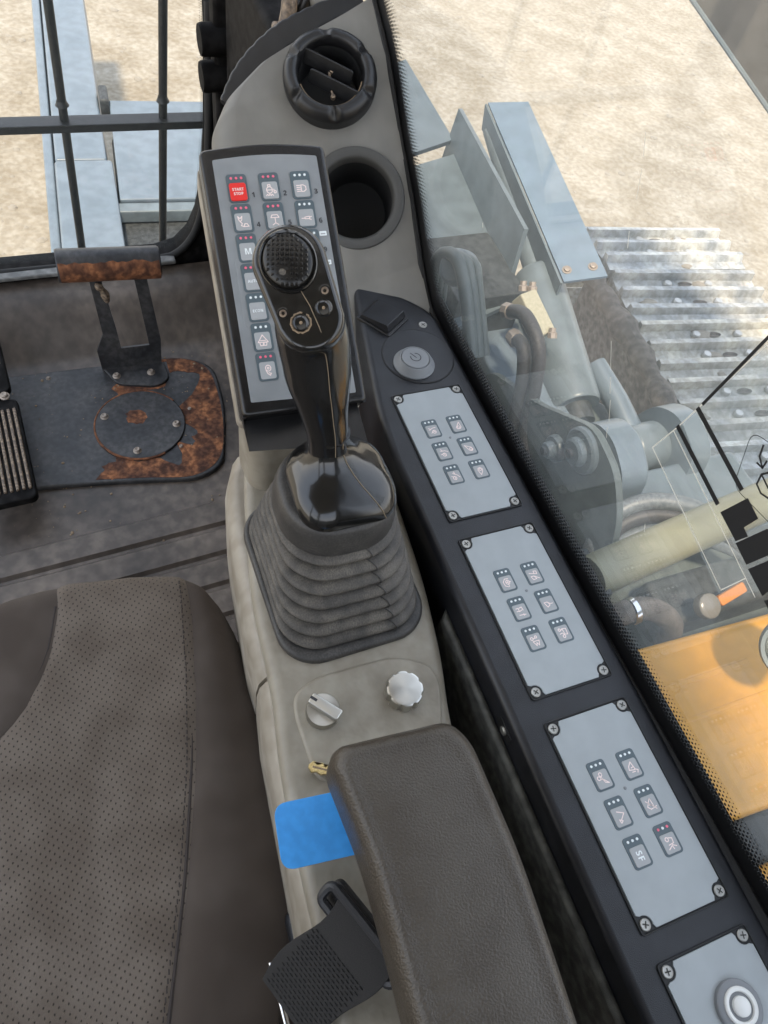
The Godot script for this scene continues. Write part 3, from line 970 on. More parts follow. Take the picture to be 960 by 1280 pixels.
# ---------- the console by the seat ----------
func side_console() -> void:
	var t := thing("side_console", "grey moulded console under the joystick with two metal knobs", "console")
	var o := PackedVector2Array([Vector2(0.105, -0.425), Vector2(0.081, -0.30), Vector2(0.077, -0.215), Vector2(0.065, -0.149), Vector2(0.058, -0.05), Vector2(0.05, 0.16), Vector2(0.18, 0.18), Vector2(0.2, 0.0), Vector2(0.219, -0.146), Vector2(0.234, -0.199), Vector2(0.248, -0.281), Vector2(0.257, -0.397), Vector2(0.245, -0.47), Vector2(0.12, -0.475)])
	o = fillet(o, 0.03, 5)
	var body := prism(o, 0.30, 0.62, 0.011, 5)
	part(t, "body", mesh_of(body, M.console_lightened, 50))
	# raised lip round the gaiter and the knob panel
	var lip := PackedVector2Array([Vector2(0.088, -0.185), Vector2(0.092, -0.204), Vector2(0.115, -0.214), Vector2(0.190, -0.213), Vector2(0.218, -0.196), Vector2(0.222, -0.178), Vector2(0.212, -0.15), Vector2(0.2, -0.12), Vector2(0.09, -0.125)])
	part(t, "knob_panel", mesh_of(prism(fillet(lip, 0.016, 5), 0.6185, 0.6225, 0.0038, 5), M.console_lightened, 60))
	# outer shell bulging on the driver's side, in two pieces with a gap between
	for q: Array in [[-0.475, -0.232, 0.100, 0.076, "front_shell"], [-0.228, 0.10, 0.0755, 0.05, "rear_shell"]]:
		var R := []
		for i in 9:
			var f := i / 8.0
			var z: float = lerpf(q[0], q[1], f)
			var x: float = lerpf(q[2], q[3], f) + (0.012 * pow(1.0 - f, 6.0) if q[4] == "front_shell" else 0.0)
			var e := 0.004 * (pow(absf(f * 2.0 - 1.0), 10.0))
			var row := PackedVector3Array()
			for p: Vector2 in [Vector2(0.03, 0.609), Vector2(0.004, 0.6115), Vector2(-0.004, 0.607), Vector2(-0.0095, 0.596), Vector2(-0.012, 0.575), Vector2(-0.012, 0.5), Vector2(-0.006, 0.40), Vector2(0.004, 0.32), Vector2(0.03, 0.32)]:
				row.append(Vector3(x + p.x + (e if p.x < 0.02 else 0.0), p.y - e, z))
			R.append(row)
		part(t, q[4], mesh_of(loft(R, true, true, true).outward(), M.console_side, 45))
	# neck that rises to carry the keypad box
	var R2 := []
	for q: Array in [[0.60, 0.178, -0.448, 0.066, 0.036], [0.66, 0.172, -0.452, 0.06, 0.034], [0.72, 0.162, -0.462, 0.05, 0.036], [0.748, 0.158, -0.468, 0.048, 0.04]]:
		R2.append(ring(rr(q[3], q[4], 0.02), q[0], Vector2(q[1], q[2])))
	part(t, "box_neck", mesh_of(loft(R2).outward(), M.console_lightened, 50))
	# a bar-handled knob and a fluted one
	var k := part(t, "rotary_knob", mesh_of(lathe([[0.0145, 0.0], [0.0145, 0.008], [0.0138, 0.0092], [0.0, 0.0092]], 48), M.brushed), Transform3D(Basis(Vector3.UP, 0.1), Vector3(0.1115, 0.6225, -0.181)), "round metal knob with a raised bar handle")
	part(k, "bar_handle", mesh_of(slab(0.0145, 0.0048, 0.0015, 0.0085, 0.0165, 0.0012), M.alu_side), Transform3D(Basis(Vector3.UP, -0.97), Vector3(0.0015, 0, 0)))
	part(k, "pointer", mesh_of(box(Vector3(-0.0148, 0.0093, -0.0012), Vector3(-0.0085, 0.0170, 0.0012), 0.0003), M.ink), Transform3D(Basis(Vector3.UP, -0.97), Vector3(0.0015, 0, 0)))
	var R3 := []
	for q: Array in [[0.0165, 0.0, 0.0022], [0.0165, 0.011, 0.0022], [0.0158, 0.0125, 0.002], [0.0145, 0.0128, 0.0012]]:
		R3.append(ring(fluted(q[0], q[2], 8, 96), q[1]))
	k = part(t, "rotary_knob", mesh_of(loft(R3, true, false).outward(), M.alu_side), Transform3D(Basis(Vector3.UP, 0.2), Vector3(0.184, 0.6225, -0.1765)), "round metal knob with scalloped rim")
	part(k, "turned_face", mesh_of(lathe([[0.0146, 0.0127], [0.012, 0.0132], [0.0, 0.0134]], 48, false, true), M.brushed))

# ---------- joystick and its gaiter ----------
func joystick() -> void:
	var t := thing("joystick_gaiter", "folded black rubber gaiter under the joystick, dusty at the back", "gaiter")
	var base := MD.new().cat(slab(0.0705, 0.087, 0.036, 0.6195, 0.627, 0.004, 0.0, 8), Transform3D(Basis(Vector3.UP, 0.02), Vector3(0.1625, 0, -0.312)))
	part(t, "base_flange", mesh_of(base, M.rubber))
	var R := []
	var lines := []
	var folds := 7
	for i in folds:
		var f0 := float(i) / folds
		var f1 := float(i + 1) / folds
		for q: Array in [[0.0, -0.0072], [0.1, -0.0016], [0.25, 0.0008], [0.45, 0.0022], [0.62, 0.0022], [0.78, 0.0010], [0.88, -0.0016], [0.95, -0.0072]]:
			var f: float = lerpf(f0, f1, q[0])
			var s := pow(f, 1.12)
			var hx: float = lerpf(0.0655, 0.0505, s) + q[1]
			var hz: float = lerpf(0.080, 0.0505, s) + q[1]
			var c := Vector2(lerpf(0.1625, 0.1625, f), lerpf(-0.313, -0.333, f))
			R.append(ring(rr(hx, hz, lerpf(0.036, 0.043, s), 8), lerpf(0.6265, 0.705, f) - (0.0012 if q[0] > 0.95 else 0.0), c))
	part(t, "folds", mesh_of(loft(R, false, false).outward(), M.rubber_dust, 28))
	var cr := []
	for q: Array in [[0.0475, 0.700], [0.0515, 0.701], [0.0525, 0.704], [0.0515, 0.722], [0.0495, 0.731], [0.0470, 0.7345], [0.0435, 0.735]]:
		cr.append(ring(rr(q[0], q[0] * 0.97, q[0] * 0.84, 9), q[1], Vector2(0.1625, -0.3325)))
	part(t, "collar", mesh_of(loft(cr, false, true).outward(), M.rubber, 50))
	# the moulding seam down the driver's side
	var s := PackedVector3Array()
	for r: PackedVector3Array in R:
		s.append(r[7].lerp(r[8], 0.3) + Vector3(0.0002, 0.0002, 0.0006))
	part(t, "seam", mesh_of(tube(s, 0.0007, 6), M.rubber))

	t = thing("joystick", "glossy black joystick with knurled thumb pad and two small buttons", "joystick")
	var sk := []
	var prof := [[0.0425, 0.7345], [0.0432, 0.738], [0.0428, 0.744], [0.0405, 0.7495], [0.036, 0.7545], [0.030, 0.759], [0.0235, 0.765], [0.0192, 0.772], [0.0170, 0.780], [0.0162, 0.79]]
	for i in prof.size():
		var f := clampf(i / 8.0, 0, 1)
		var h: float = prof[i][0]
		sk.append(ring(rr(h, h * 0.94, h * lerpf(0.55, 0.98, f), 9), prof[i][1], Vector2(0.1645, -0.328).lerp(Vector2(0.1555, -0.346), pow(f, 1.5))))
	part(t, "base_shroud", mesh_of(loft(sk).outward(), M.gloss, 60))
	var ss := PackedVector3Array()
	for r: PackedVector3Array in sk:
		ss.append(r[7].lerp(r[8], 0.0) + Vector3(0.0, 0.0003, 0.0003))
	part(t, "seam", mesh_of(tube(ss, 0.0004, 6), M.tan_seam))
	# grip: rings up a leaning curve
	var G := []
	var spec := [
		[Vector3(0.1545, 0.772, -0.343), 0.0160, 0.0165], [Vector3(0.1548, 0.786, -0.350), 0.0165, 0.0185], [Vector3(0.1535, 0.800, -0.3575), 0.0185, 0.0215], [Vector3(0.1518, 0.816, -0.364), 0.0218, 0.0250],
		[Vector3(0.1495, 0.832, -0.3695), 0.0252, 0.0270], [Vector3(0.148, 0.848, -0.3745), 0.0262, 0.0270], [Vector3(0.146, 0.862, -0.378), 0.0262, 0.0255], [Vector3(0.143, 0.876, -0.380), 0.0250, 0.0245], [Vector3(0.140, 0.889, -0.381), 0.0225, 0.0225], [Vector3(0.1375, 0.897, -0.3815), 0.018, 0.02]]
	for i in spec.size():
		var p: Vector3 = spec[i][0]
		var d: Vector3 = (spec[mini(i + 1, spec.size() - 1)][0] - spec[maxi(i - 1, 0)][0]).normalized()
		var x := (Vector3(1, 0.05, 0.28) - d * d.dot(Vector3(1, 0.05, 0.28))).normalized()
		var z := x.cross(d).normalized()
		var q := PackedVector3Array()
		for k in 40:
			var a := TAU * k / 40.0
			var cs := cos(a)
			var sn := sin(a)
			# a rounded oval, with finger hollows on the far side and a swell for the palm
			var sq := pow(pow(absf(cs), 2.5) + pow(absf(sn), 2.5), -1.0 / 2.5)
			var w := 1.0 + 0.05 * maxf(0.0, sn) * sin(i * 1.1)
			q.append(p + (x * cs * spec[i][1] + z * sn * spec[i][2]) * sq * w)
		G.append(q)
	# finer rings between, by smoothing along the grip
	var G2 := []
	for i in G.size() - 1:
		for k in 3:
			var q := PackedVector3Array()
			for j in 40:
				q.append((G[i][j] as Vector3).cubic_interpolate(G[i + 1][j], G[maxi(i - 1, 0)][j], G[mini(i + 2, G.size() - 1)][j], k / 3.0))
			G2.append(q)
	G2.append(G[G.size() - 1])
	part(t, "grip", mesh_of(loft(G2).outward(), M.gloss, 60))
	var gs := PackedVector3Array()
	for i in range(0, G2.size() - 3):
		gs.append((G2[i][8] as Vector3) + Vector3(0, 0, 0.0001))
	part(t, "seam", mesh_of(tube(gs, 0.00035, 6), M.tan_seam))
	# head
	var hx := frame_from(Vector3(-0.3196, 0.8148, 0.4837), Vector3(0.9297, 0.3683, -0.0061), Vector3(0.133, 0.908, -0.376))
	var tip := 0.021
	var R4 := []
	for q: Array in [[0.006, -0.026], [0.0035, -0.0235], [0.0005, -0.018], [0.0, -0.010], [0.0, -0.004], [0.0006, -0.001], [0.002, 0.0012], [0.004, 0.0022], [0.008, 0.0024]]:
		var r := PackedVector3Array()
		for k in 56:
			var a := TAU * k / 56.0
			var d := Vector2(cos(a), sin(a))
			# hull of the thumb end and the button end
			var best := Vector2.ZERO
			var bs := -1.0
			for cc: Array in [[Vector2(0.001, -0.0215), 0.0252], [Vector2(-0.0015, 0.0185), 0.0232]]:
				var sup: float = d.dot(cc[0]) + cc[1]
				if sup > bs:
					bs = sup
					best = cc[0] + d * (cc[1] - q[0])
			r.append(Vector3(best.x, q[1], best.y))
		R4.append(r)
	var head := part(t, "head", mesh_of(loft(R4).outward(), M.gloss, 50), hx)
	# recessed oval seat of the thumb pad, and the pad with its pyramids
	var ob := []
	for q: Array in [[0.0185, 0.0022], [0.0192, 0.0036], [0.0186, 0.0044], [0.0172, 0.0036]]:
		var pr := PackedVector2Array()
		for p in disc2(q[0], 40):
			pr.append(Vector2(p.x, p.y * 1.12))
		ob.append(ring(pr, q[1], Vector2(0.0005, -0.0205)))
	part(head, "pad_surround", mesh_of(loft(ob, false, false).outward(), M.gloss, 60))
	var pd := []
	for q: Array in [[0.0168, 0.0020], [0.0165, 0.0048], [0.0155, 0.0062], [0.0125, 0.0075], [0.0075, 0.0083], [0.003, 0.0085]]:
		var pr := PackedVector2Array()
		for p in disc2(q[0], 40):
			pr.append(Vector2(p.x, p.y * 1.12))
		pd.append(ring(pr, q[1], Vector2(0.0005, -0.0205)))
	part(head, "thumb_pad", mesh_of(loft(pd).outward(), M.pad, 60))
	var py := MD.new()
	var st := 0.00315
	for i in range(-7, 8):
		for j in range(-7, 8):
			var u := Vector2(i * st, j * st).rotated(0.42)
			var e := Vector2(u.x / 0.0158, u.y / 0.0178).length()
			if e > 0.97:
				continue
			var y := 0.0085 - 0.0028 * e * e
			var wear := 1.0 - 0.8 * exp(-pow(u.distance_to(Vector2(-0.0055, 0.006)) / 0.0042, 2.0))
			var h := 0.0016 * wear
			var c := Vector3(u.x + 0.0005, y - 0.0004, u.y - 0.0205)
			var b := py.v.size()
			for s4: Vector2 in [Vector2(-1, -1), Vector2(1, -1), Vector2(1, 1), Vector2(-1, 1)]:
				var w := s4.rotated(0.42) * st * 0.49
				py.add(c + Vector3(w.x, 0, w.y))
			for s4: Vector2 in [Vector2(-1, -1), Vector2(1, -1), Vector2(1, 1), Vector2(-1, 1)]:
				var w := s4.rotated(0.42) * st * 0.16
				py.add(c + Vector3(w.x, h, w.y))
			for k in 4:
				py.quad(b + k, b + (k + 1) % 4, b + 4 + (k + 1) % 4, b + 4 + k)
			py.quad(b + 4, b + 5, b + 6, b + 7)
	var kn := part(head, "knurling", mesh_of(py.facing(Vector3.UP), M.pad, 10))
	kn.set_meta("kind", "stuff")
	part(head, "worn_spot", mesh_of(lathe([[0.0030, 0.0], [0.0022, 0.0004], [0.0, 0.0005]], 9, false, true), M.rubber_dust), Transform3D(Basis(), Vector3(-0.005, 0.0079, -0.0145)))
	for q: Array in [[0.0152, 0.0068], [-0.0165, 0.0095]]:
		var sc := part(head, "screw", mesh_of(lathe([[0.0042, 0.0018], [0.0042, 0.0027], [0.0034, 0.0028], [0.0030, 0.0012], [0.0, 0.0010]], 20, false, true), M.gloss), Transform3D(Basis(), Vector3(q[0], 0, q[1])))
		part(sc, "screw_head", mesh_of(lathe([[0.0026, 0.0010], [0.0026, 0.0026], [0.0018, 0.0031], [0.0012, 0.0024], [0.0, 0.0022]], 16, false, true), M.worn_steel))
	for q: Array in [[0.0098, 0.0170, false], [-0.0080, 0.0200, true]]:
		var bt := part(head, "button", mesh_of(lathe([[0.0062, 0.0015], [0.0060, 0.0034], [0.0052, 0.0042], [0.0046, 0.0034], [0.0030, 0.0029], [0.0, 0.0028]], 28, false, true), M.gloss), Transform3D(Basis(), Vector3(q[0], 0, q[1])))
		part(bt, "centre_dot", mesh_of(lathe([[0.0012, 0.0028], [0.0010, 0.0036], [0.0, 0.0039]], 12, false, true), M.dirt))
		if q[2]:
			var rg := PackedVector3Array()
			var rn := PackedFloat32Array()
			for k in 30:
				var a := TAU * k / 29.0 * 0.93 - 0.6
				rg.append(Vector3(cos(a), 0, sin(a)) * (0.0066 + 0.0003 * sin(k * 2.3)) + Vector3(0, 0.0026, 0))
				rn.append(0.0005 + 0.00035 * absf(sin(k * 1.7)))
			part(bt, "dirt_ring", mesh_of(tube(rg, 0.0006, 6, rn), M.dirt))
	part(head, "seam", mesh_of(tube(PackedVector3Array([Vector3(0.0005, 0.0022, 0.0005), Vector3(0.002, 0.0024, 0.012), Vector3(0.002, 0.0024, 0.027), Vector3(0.0015, 0.0016, 0.0385)]), 0.00035, 6), M.tan_seam))

# ---------- keys ----------
func poly(a: Array) -> PackedVector2Array:
	var o := PackedVector2Array()
	for i in range(0, a.size(), 2):
		o.append(Vector2(a[i], a[i + 1]))
	return o

func circ(x: float, y: float, r: float, n := 12) -> PackedVector2Array:
	var o := disc2(r, n, Vector2(x, y))
	o.append(o[0])
	return o

func icon(which: String) -> Array:
	match which:
		"engine":
			return [circ(-0.15, 0.0, 0.5), poly([-0.65, 0.0, 0.35, 0.0]), poly([-0.35, -0.5, -0.35, -0.8, 0.05, -0.8, 0.05, -0.5]), poly([0.6, -0.1, 0.6, 0.5]), circ(0.75, 0.3, 0.2, 8), poly([-0.8, 0.85, -0.6, 0.65, -0.4, 0.85, -0.2, 0.65, 0.0, 0.85, 0.2, 0.65, 0.4, 0.85])]
		"lamp":
			return [poly([-0.1, -0.5, 0.3, -0.5, 0.7, -0.25, 0.7, 0.25, 0.3, 0.5, -0.1, 0.5, -0.1, -0.5]), poly([-0.85, -0.45, -0.25, -0.45]), poly([-0.85, -0.15, -0.25, -0.15]), poly([-0.85, 0.15, -0.25, 0.15]), poly([-0.85, 0.45, -0.25, 0.45])]
		"hare":
			return [poly([-0.7, -0.3, -0.8, -0.8, -0.45, -0.45, -0.1, -0.8, -0.2, -0.25, -0.5, 0.0, -0.7, -0.3]), poly([-0.5, 0.0, -0.2, 0.3, -0.4, 0.6, 0.0, 0.75]), poly([0.0, 0.75, 0.2, 0.35, 0.6, 0.35, 0.85, 0.75, 0.0, 0.75])]
		"plough":
			return [poly([-0.7, -0.3, -0.45, -0.7, 0.45, -0.7, 0.7, -0.3, -0.7, -0.3]), poly([0, -0.3, 0, 0.5]), poly([-0.5, 0.8, 0, 0.5, 0.5, 0.8])]
		"gun":
			return [poly([-0.85, 0.1, -0.3, 0.1]), poly([-0.3, -0.05, 0.5, -0.15, 0.5, 0.2, -0.3, 0.2, -0.3, -0.05]), poly([0.5, 0, 0.85, -0.1]), poly([0.3, 0.2, 0.75, 0.35])]
		"triangle":
			return [poly([0, -0.85, 0.85, 0.25, -0.85, 0.25, 0, -0.85]), poly([-0.45, 0.0, 0.45, 0.0]), poly([-0.6, 0.25, -0.5, 0.75, -0.1, 0.75, 0.0, 0.3]), poly([0.05, 0.75, 0.15, 0.3, 0.6, 0.3, 0.5, 0.75, 0.05, 0.75])]
		"round":
			return [circ(0.1, -0.3, 0.45), circ(0.1, -0.3, 0.15, 8), poly([-0.3, 0.0, -0.1, 0.5, 0.3, 0.8, 0.5, 0.5, 0.1, 0.4])]
		"wiper":
			return [poly([-0.8, -0.6, -0.3, -0.35, 0.1, -0.55, 0.8, -0.6]), poly([-0.8, -0.2, -0.4, -0.25]), circ(0.2, 0.35, 0.38, 10), poly([0.2, 0.0, 0.2, 0.4, 0.5, 0.4]), poly([-0.5, 0.6, 0.0, 0.2])]
		"horn":
			return [poly([0.5, -0.8, -0.5, 0.4, -0.3, 0.75, 0.3, 0.75, 0.6, 0.4, 0.5, -0.8]), circ(0.05, 0.35, 0.28, 10)]
		"horn_turned":
			return [poly([-0.8, -0.7, 0.5, -0.1, 0.75, 0.4, 0.4, 0.75, -0.1, 0.6, -0.8, -0.7]), circ(0.3, 0.3, 0.27, 10)]
		"drop":
			return [poly([-0.2, 0.85, -0.5, -0.2, -0.3, -0.65, 0.2, -0.75, 0.55, -0.35, 0.4, 0.1, -0.2, 0.85]), circ(0.05, -0.3, 0.25, 10)]
		"swirl":
			return [poly([0.5, -0.7, -0.2, -0.75, -0.7, -0.2, -0.6, 0.5, 0.0, 0.8]), circ(0.15, -0.05, 0.4, 10), poly([-0.25, -0.05, 0.75, -0.05]), poly([0.15, -0.5, 0.15, 0.75])]
		"grab":
			return [poly([0.2, -0.8, 0.75, -0.7, 0.7, -0.2, 0.2, -0.3, 0.2, -0.8]), poly([-0.8, -0.55, -0.2, -0.4, 0.2, -0.3]), poly([-0.7, 0.1, -0.1, 0.1, 0.25, 0.65, -0.45, 0.75, -0.7, 0.1]), poly([-0.1, 0.1, 0.4, 0.4, 0.85, 0.7])]
		"bucket":
			return [poly([-0.75, -0.3, -0.1, -0.3, 0.2, 0.3, -0.4, 0.6, -0.75, -0.3]), poly([-0.1, -0.3, 0.35, 0.1, 0.85, 0.1])]
		"seat":
			return [poly([-0.8, -0.6, -0.3, -0.6, -0.3, 0.0, 0.3, -0.2]), poly([-0.8, -0.1, -0.4, -0.1]), poly([-0.1, -0.6, 0.4, -0.7, 0.5, -0.1]), poly([-0.6, 0.6, 0.7, 0.7]), poly([0.3, 0.5, 0.3, 0.85])]
		"links":
			return [circ(-0.5, -0.5, 0.25, 8), circ(0.35, -0.65, 0.2, 8), poly([-0.2, -0.45, 0.2, -0.5]), poly([-0.5, 0.0, 0.7, 0.0, 0.4, 0.8, 0.1, 0.3, -0.1, 0.8, -0.5, 0.0])]
		"frame":
			return [circ(-0.5, -0.6, 0.22, 8), circ(-0.1, 0.6, 0.25, 8), poly([-0.2, -0.5, 0.1, -0.7, 0.8, -0.6, 0.7, 0.4, 0.2, 0.3, 0.1, -0.7]), poly([-0.7, 0.1, -0.2, 0.0, 0.1, 0.35])]
		"shears":
			return [circ(-0.6, -0.2, 0.27, 10), circ(-0.1, -0.65, 0.27, 10), poly([-0.4, 0.0, 0.1, 0.1, 0.8, 0.75, 0.2, 0.55, -0.2, -0.35])]
		"arm":
			return [poly([-0.4, -0.75, 0.7, -0.3, -0.2, 0.45]), poly([-0.5, 0.35, 0.0, 0.6, -0.4, 0.85, -0.5, 0.35])]
		"crane":
			return [poly([0.1, -0.85, 0.4, 0.3, 0.1, 0.35, -0.7, 0.2, -0.5, -0.3, 0.1, -0.85]), poly([0.4, 0.3, 0.85, 0.5, 0.6, 0.85]), poly([-0.2, 0.0, 0.2, -0.1]), poly([-0.3, 0.6, 0.3, 0.6])]
		"crane_crossed":
			return [poly([0.2, -0.85, 0.4, 0.5, -0.3, 0.6, -0.75, 0.2, 0.2, -0.85]), poly([-0.7, -0.6, 0.7, 0.75]), poly([0.4, 0.5, 0.85, 0.4]), poly([-0.3, 0.0, 0.1, 0.1])]
		"tree_arm":
			return [circ(-0.35, -0.55, 0.28, 8), poly([0.0, -0.7, 0.6, -0.55, 0.5, 0.1, -0.4, 0.2]), poly([-0.7, 0.75, 0.2, 0.3, 0.8, 0.6]), poly([0.1, 0.5, 0.2, 0.85])]
	return []

func text_mesh(s: String, size: float, m: Material) -> TextMesh:
	var tm := TextMesh.new()
	var f := SystemFont.new()
	f.font_names = PackedStringArray(["Droid Sans"])
	f.font_weight = 700
	tm.font = f
	tm.text = s
	tm.font_size = 32
	tm.pixel_size = size / 23.0
	tm.depth = 0.00015
	tm.curve_step = 2.0
	tm.material = m
	return tm

func flat_text(turn := 0.0, at := Vector3.ZERO) -> Transform3D:
	return Transform3D(Basis(Vector3.UP, turn) * Basis(Vector3.RIGHT, -PI / 2), at)

var key_meshes := {}

func key(parent: Node3D, at: Vector3, leds: String, what: String, turned := 0.0, red := false) -> void:
	if key_meshes.is_empty():
		key_meshes.frame = mesh_of(slab(0.0085, 0.012, 0.0028, 0.0, 0.0006, 0.0003), M.key_frame)
		key_meshes.button = mesh_of(slab(0.0066, 0.0073, 0.0018, 0.0004, 0.0012, 0.0005), M.key_button)
		key_meshes.red = mesh_of(slab(0.0070, 0.0075, 0.0020, 0.0004, 0.0018, 0.0007), M.key_red)
		key_meshes.led0 = mesh_of(lathe([[0.00115, 0.0004], [0.00105, 0.0010], [0.0, 0.0012]], 12, false, true), M.led_white)
		key_meshes.led1 = mesh_of(lathe([[0.00115, 0.0004], [0.00105, 0.0010], [0.0, 0.0012]], 12, false, true), M.led_red)
	var k := part(parent, "key", key_meshes.frame, Transform3D(Basis(), at))
	part(k, "button", key_meshes.red if red else key_meshes.button, Transform3D(Basis(), Vector3(0, 0, 0.0032)))
	for i in 3:
		part(k, "indicator", key_meshes.led1 if leds[i] == "r" else key_meshes.led0, Transform3D(Basis(), Vector3(-0.0043 + 0.0043 * i, 0, -0.0085)))
	if what == "":
		return
	var top := 0.0019 if red else 0.00135
	var lines := icon(what)
	if lines.size():
		var id := "icon_%s_%d" % [what, int(turned * 10)]
		if not key_meshes.has(id):
			var q := []
			for l: PackedVector2Array in lines:
				var w := PackedVector2Array()
				for p in l:
					w.append(p.rotated(turned) * Vector2(0.0050, 0.0056))
				q.append(w)
			key_meshes[id] = mesh_of(strokes(q, 0.0008), M.icon)
		part(k, "symbol", key_meshes[id], Transform3D(Basis(), Vector3(0, top, 0.0032)))
	else:
		var rows := what.split("/")
		for i in rows.size():
			var sz := 0.0024 if rows[i].length() > 2 else 0.0052
			part(k, "lettering", text_mesh(rows[i], sz, M.led_white if not red else M.icon), flat_text(turned, Vector3(0, top, 0.0032 + (i - (rows.size() - 1) * 0.5) * 0.0036)))

func keypad_box() -> void:
	var at := frame_from(Vector3(-0.0667, 0.8507, 0.5213), Vector3(0.9964, 0.0297, 0.0791), Vector3(0.1593, 0.8178, -0.4925))
	var t := thing("keypad_box", "black keypad box with grey button plate behind the joystick", "keypad", at)
	var o := PackedVector2Array([Vector2(-0.054, 0.1125), Vector2(0.0545, 0.1125), Vector2(0.0535, -0.113)])
	for i in range(1, 8):
		var f := i / 8.0
		o.append(Vector2(lerpf(0.0535, -0.054, f), -0.113 - 0.0038 * sin(PI * f)))
	o.append(Vector2(-0.054, -0.113))
	var oo := fillet(o, 0.006, 4)
	part(t, "casing", mesh_of(prism(oo, -0.034, 0.0, 0.0042, 5), M.box_black, 50))
	# the casing's front drops further, down to the neck
	var inv := at.affine_inverse()
	var apron := loft([PackedVector3Array([Vector3(-0.0535, -0.005, 0.112), Vector3(0.054, -0.005, 0.112), Vector3(0.054, -0.0335, 0.02), Vector3(-0.0535, -0.0335, 0.02)]),
		PackedVector3Array([Vector3(-0.0525, -0.040, 0.104), Vector3(0.053, -0.040, 0.104), Vector3(0.053, -0.045, 0.02), Vector3(-0.0525, -0.045, 0.02)]),
		PackedVector3Array([inv * Vector3(0.101, 0.731, -0.385), inv * Vector3(0.197, 0.750, -0.356), inv * Vector3(0.205, 0.755, -0.44), inv * Vector3(0.108, 0.745, -0.46)])]).outward()
	part(t, "front_apron", mesh_of(apron, M.rail_side, 30))
	part(t, "back_shell", mesh_of(prism(inset(oo, -0.0014), -0.062, -0.0345, 0.001), M.console_side, 50))
	var f2 := PackedVector2Array([Vector2(-0.0452, 0.101), Vector2(0.0455, 0.1035), Vector2(0.0448, -0.1035)])
	for i in range(1, 8):
		var f := i / 8.0
		f2.append(Vector2(lerpf(0.0448, -0.0442, f), -0.1035 - 0.0028 * sin(PI * f)))
	f2.append(Vector2(-0.0442, -0.1035))
	part(t, "button_plate", mesh_of(prism(fillet(f2, 0.0015, 2), -0.001, 0.0006, 0.0003), M.box_plate))
	part(t, "raised_panel", mesh_of(slab(0.0125, 0.029, 0.003, 0.0004, 0.0009, 0.0003), M.box_plate), Transform3D(Basis(), Vector3(-0.0272, 0, 0.0095)))
	var rows := [["rrr", "START/STOP", "rrr", "engine", "www", "lamp"], ["rrr", "hare", "rrr", "plough", "www", "gun"], ["rrr", "M", "www", "swirl", "www", "MENU"], ["rrr", "AUTO", "www", "links", "www", "frame"], ["www", "ECON", "www", "arm", "www", "grab"], ["www", "triangle", "www", "wiper", "www", "horn"], ["rrr", "round", "www", "seat", "www", "drop"]]
	for i in rows.size():
		for c in 3:
			key(t, Vector3(-0.0270 + 0.0271 * c, 0.0008 if not (c == 0 and (i == 3 or i == 4)) else 0.0011, -0.0785 + 0.0252 * i), rows[i][c * 2], rows[i][c * 2 + 1], 0.0, i == 0 and c == 0)
	for i in 9:
		var c := i % 3
		var r := i / 3
		part(t, "number", text_mesh(str(i + 1), 0.0042, M.ink), flat_text(0.0, Vector3(-0.0144 + 0.0269 * c, 0.0008, -0.0726 + 0.0252 * r)))
	for z: float in [-0.036, -0.011]:
		var w := part(t, "white_mark", mesh_of(slab(0.0032, 0.002, 0.0006, 0.0004, 0.0009, 0.0002), M.led_white), Transform3D(Basis(), Vector3(0.0394, 0, z)))
		part(w, "printed_bar", mesh_of(strokes([poly([-0.0016, 0.0003, 0.0016, 0.0003])], 0.0012), M.key_button), Transform3D(Basis(), Vector3(0, 0.00095, 0)))

# ---------- the rail under the side window ----------
func screw(parent: Node3D, x: float, y: float, z: float, turn: float, s := 1.0) -> void:
	if not key_meshes.has("screw"):
		key_meshes.screw = mesh_of(lathe([[0.0044, 0.0], [0.0044, 0.0008], [0.0038, 0.0014], [0.0031, 0.0012], [0.0, 0.0011]], 24, false, true), M.screw)
		key_meshes.slot = mesh_of(strokes([poly([-0.0022, 0, 0.0022, 0]), poly([0, -0.0022, 0, 0.0022])], 0.0009), M.screw_slot)
	var q := part(parent, "screw", key_meshes.screw, Transform3D(Basis(Vector3.UP, turn).scaled(Vector3.ONE * s), Vector3(x, y, z)))
	part(q, "cross_slot", key_meshes.slot, Transform3D(Basis(), Vector3(0, 0.00145, 0)))

# a plate with scooped corners round its screws
func scooped(hx: float, hz: float, r: float, at := 0.0045) -> PackedVector2Array:
	var o := PackedVector2Array()
	for c: Vector2 in [Vector2(1, 1), Vector2(-1, 1), Vector2(-1, -1), Vector2(1, -1)]:
		var q := PackedVector2Array()
		var cx := hx - at
		var cz := hz - at
		q.append(Vector2(hx, cz - r - 0.0014))
		for i in 9:
			var a := PI * 1.5 - (PI / 2 + 0.5) * i / 8.0 + 0.25
			q.append(Vector2(cx + cos(a) * r, cz + sin(a) * r))
		q.append(Vector2(cx - r - 0.0014, hz))
		if c.x * c.y < 0:
			q.reverse()
		for p in q:
			o.append(p * c)
	return o

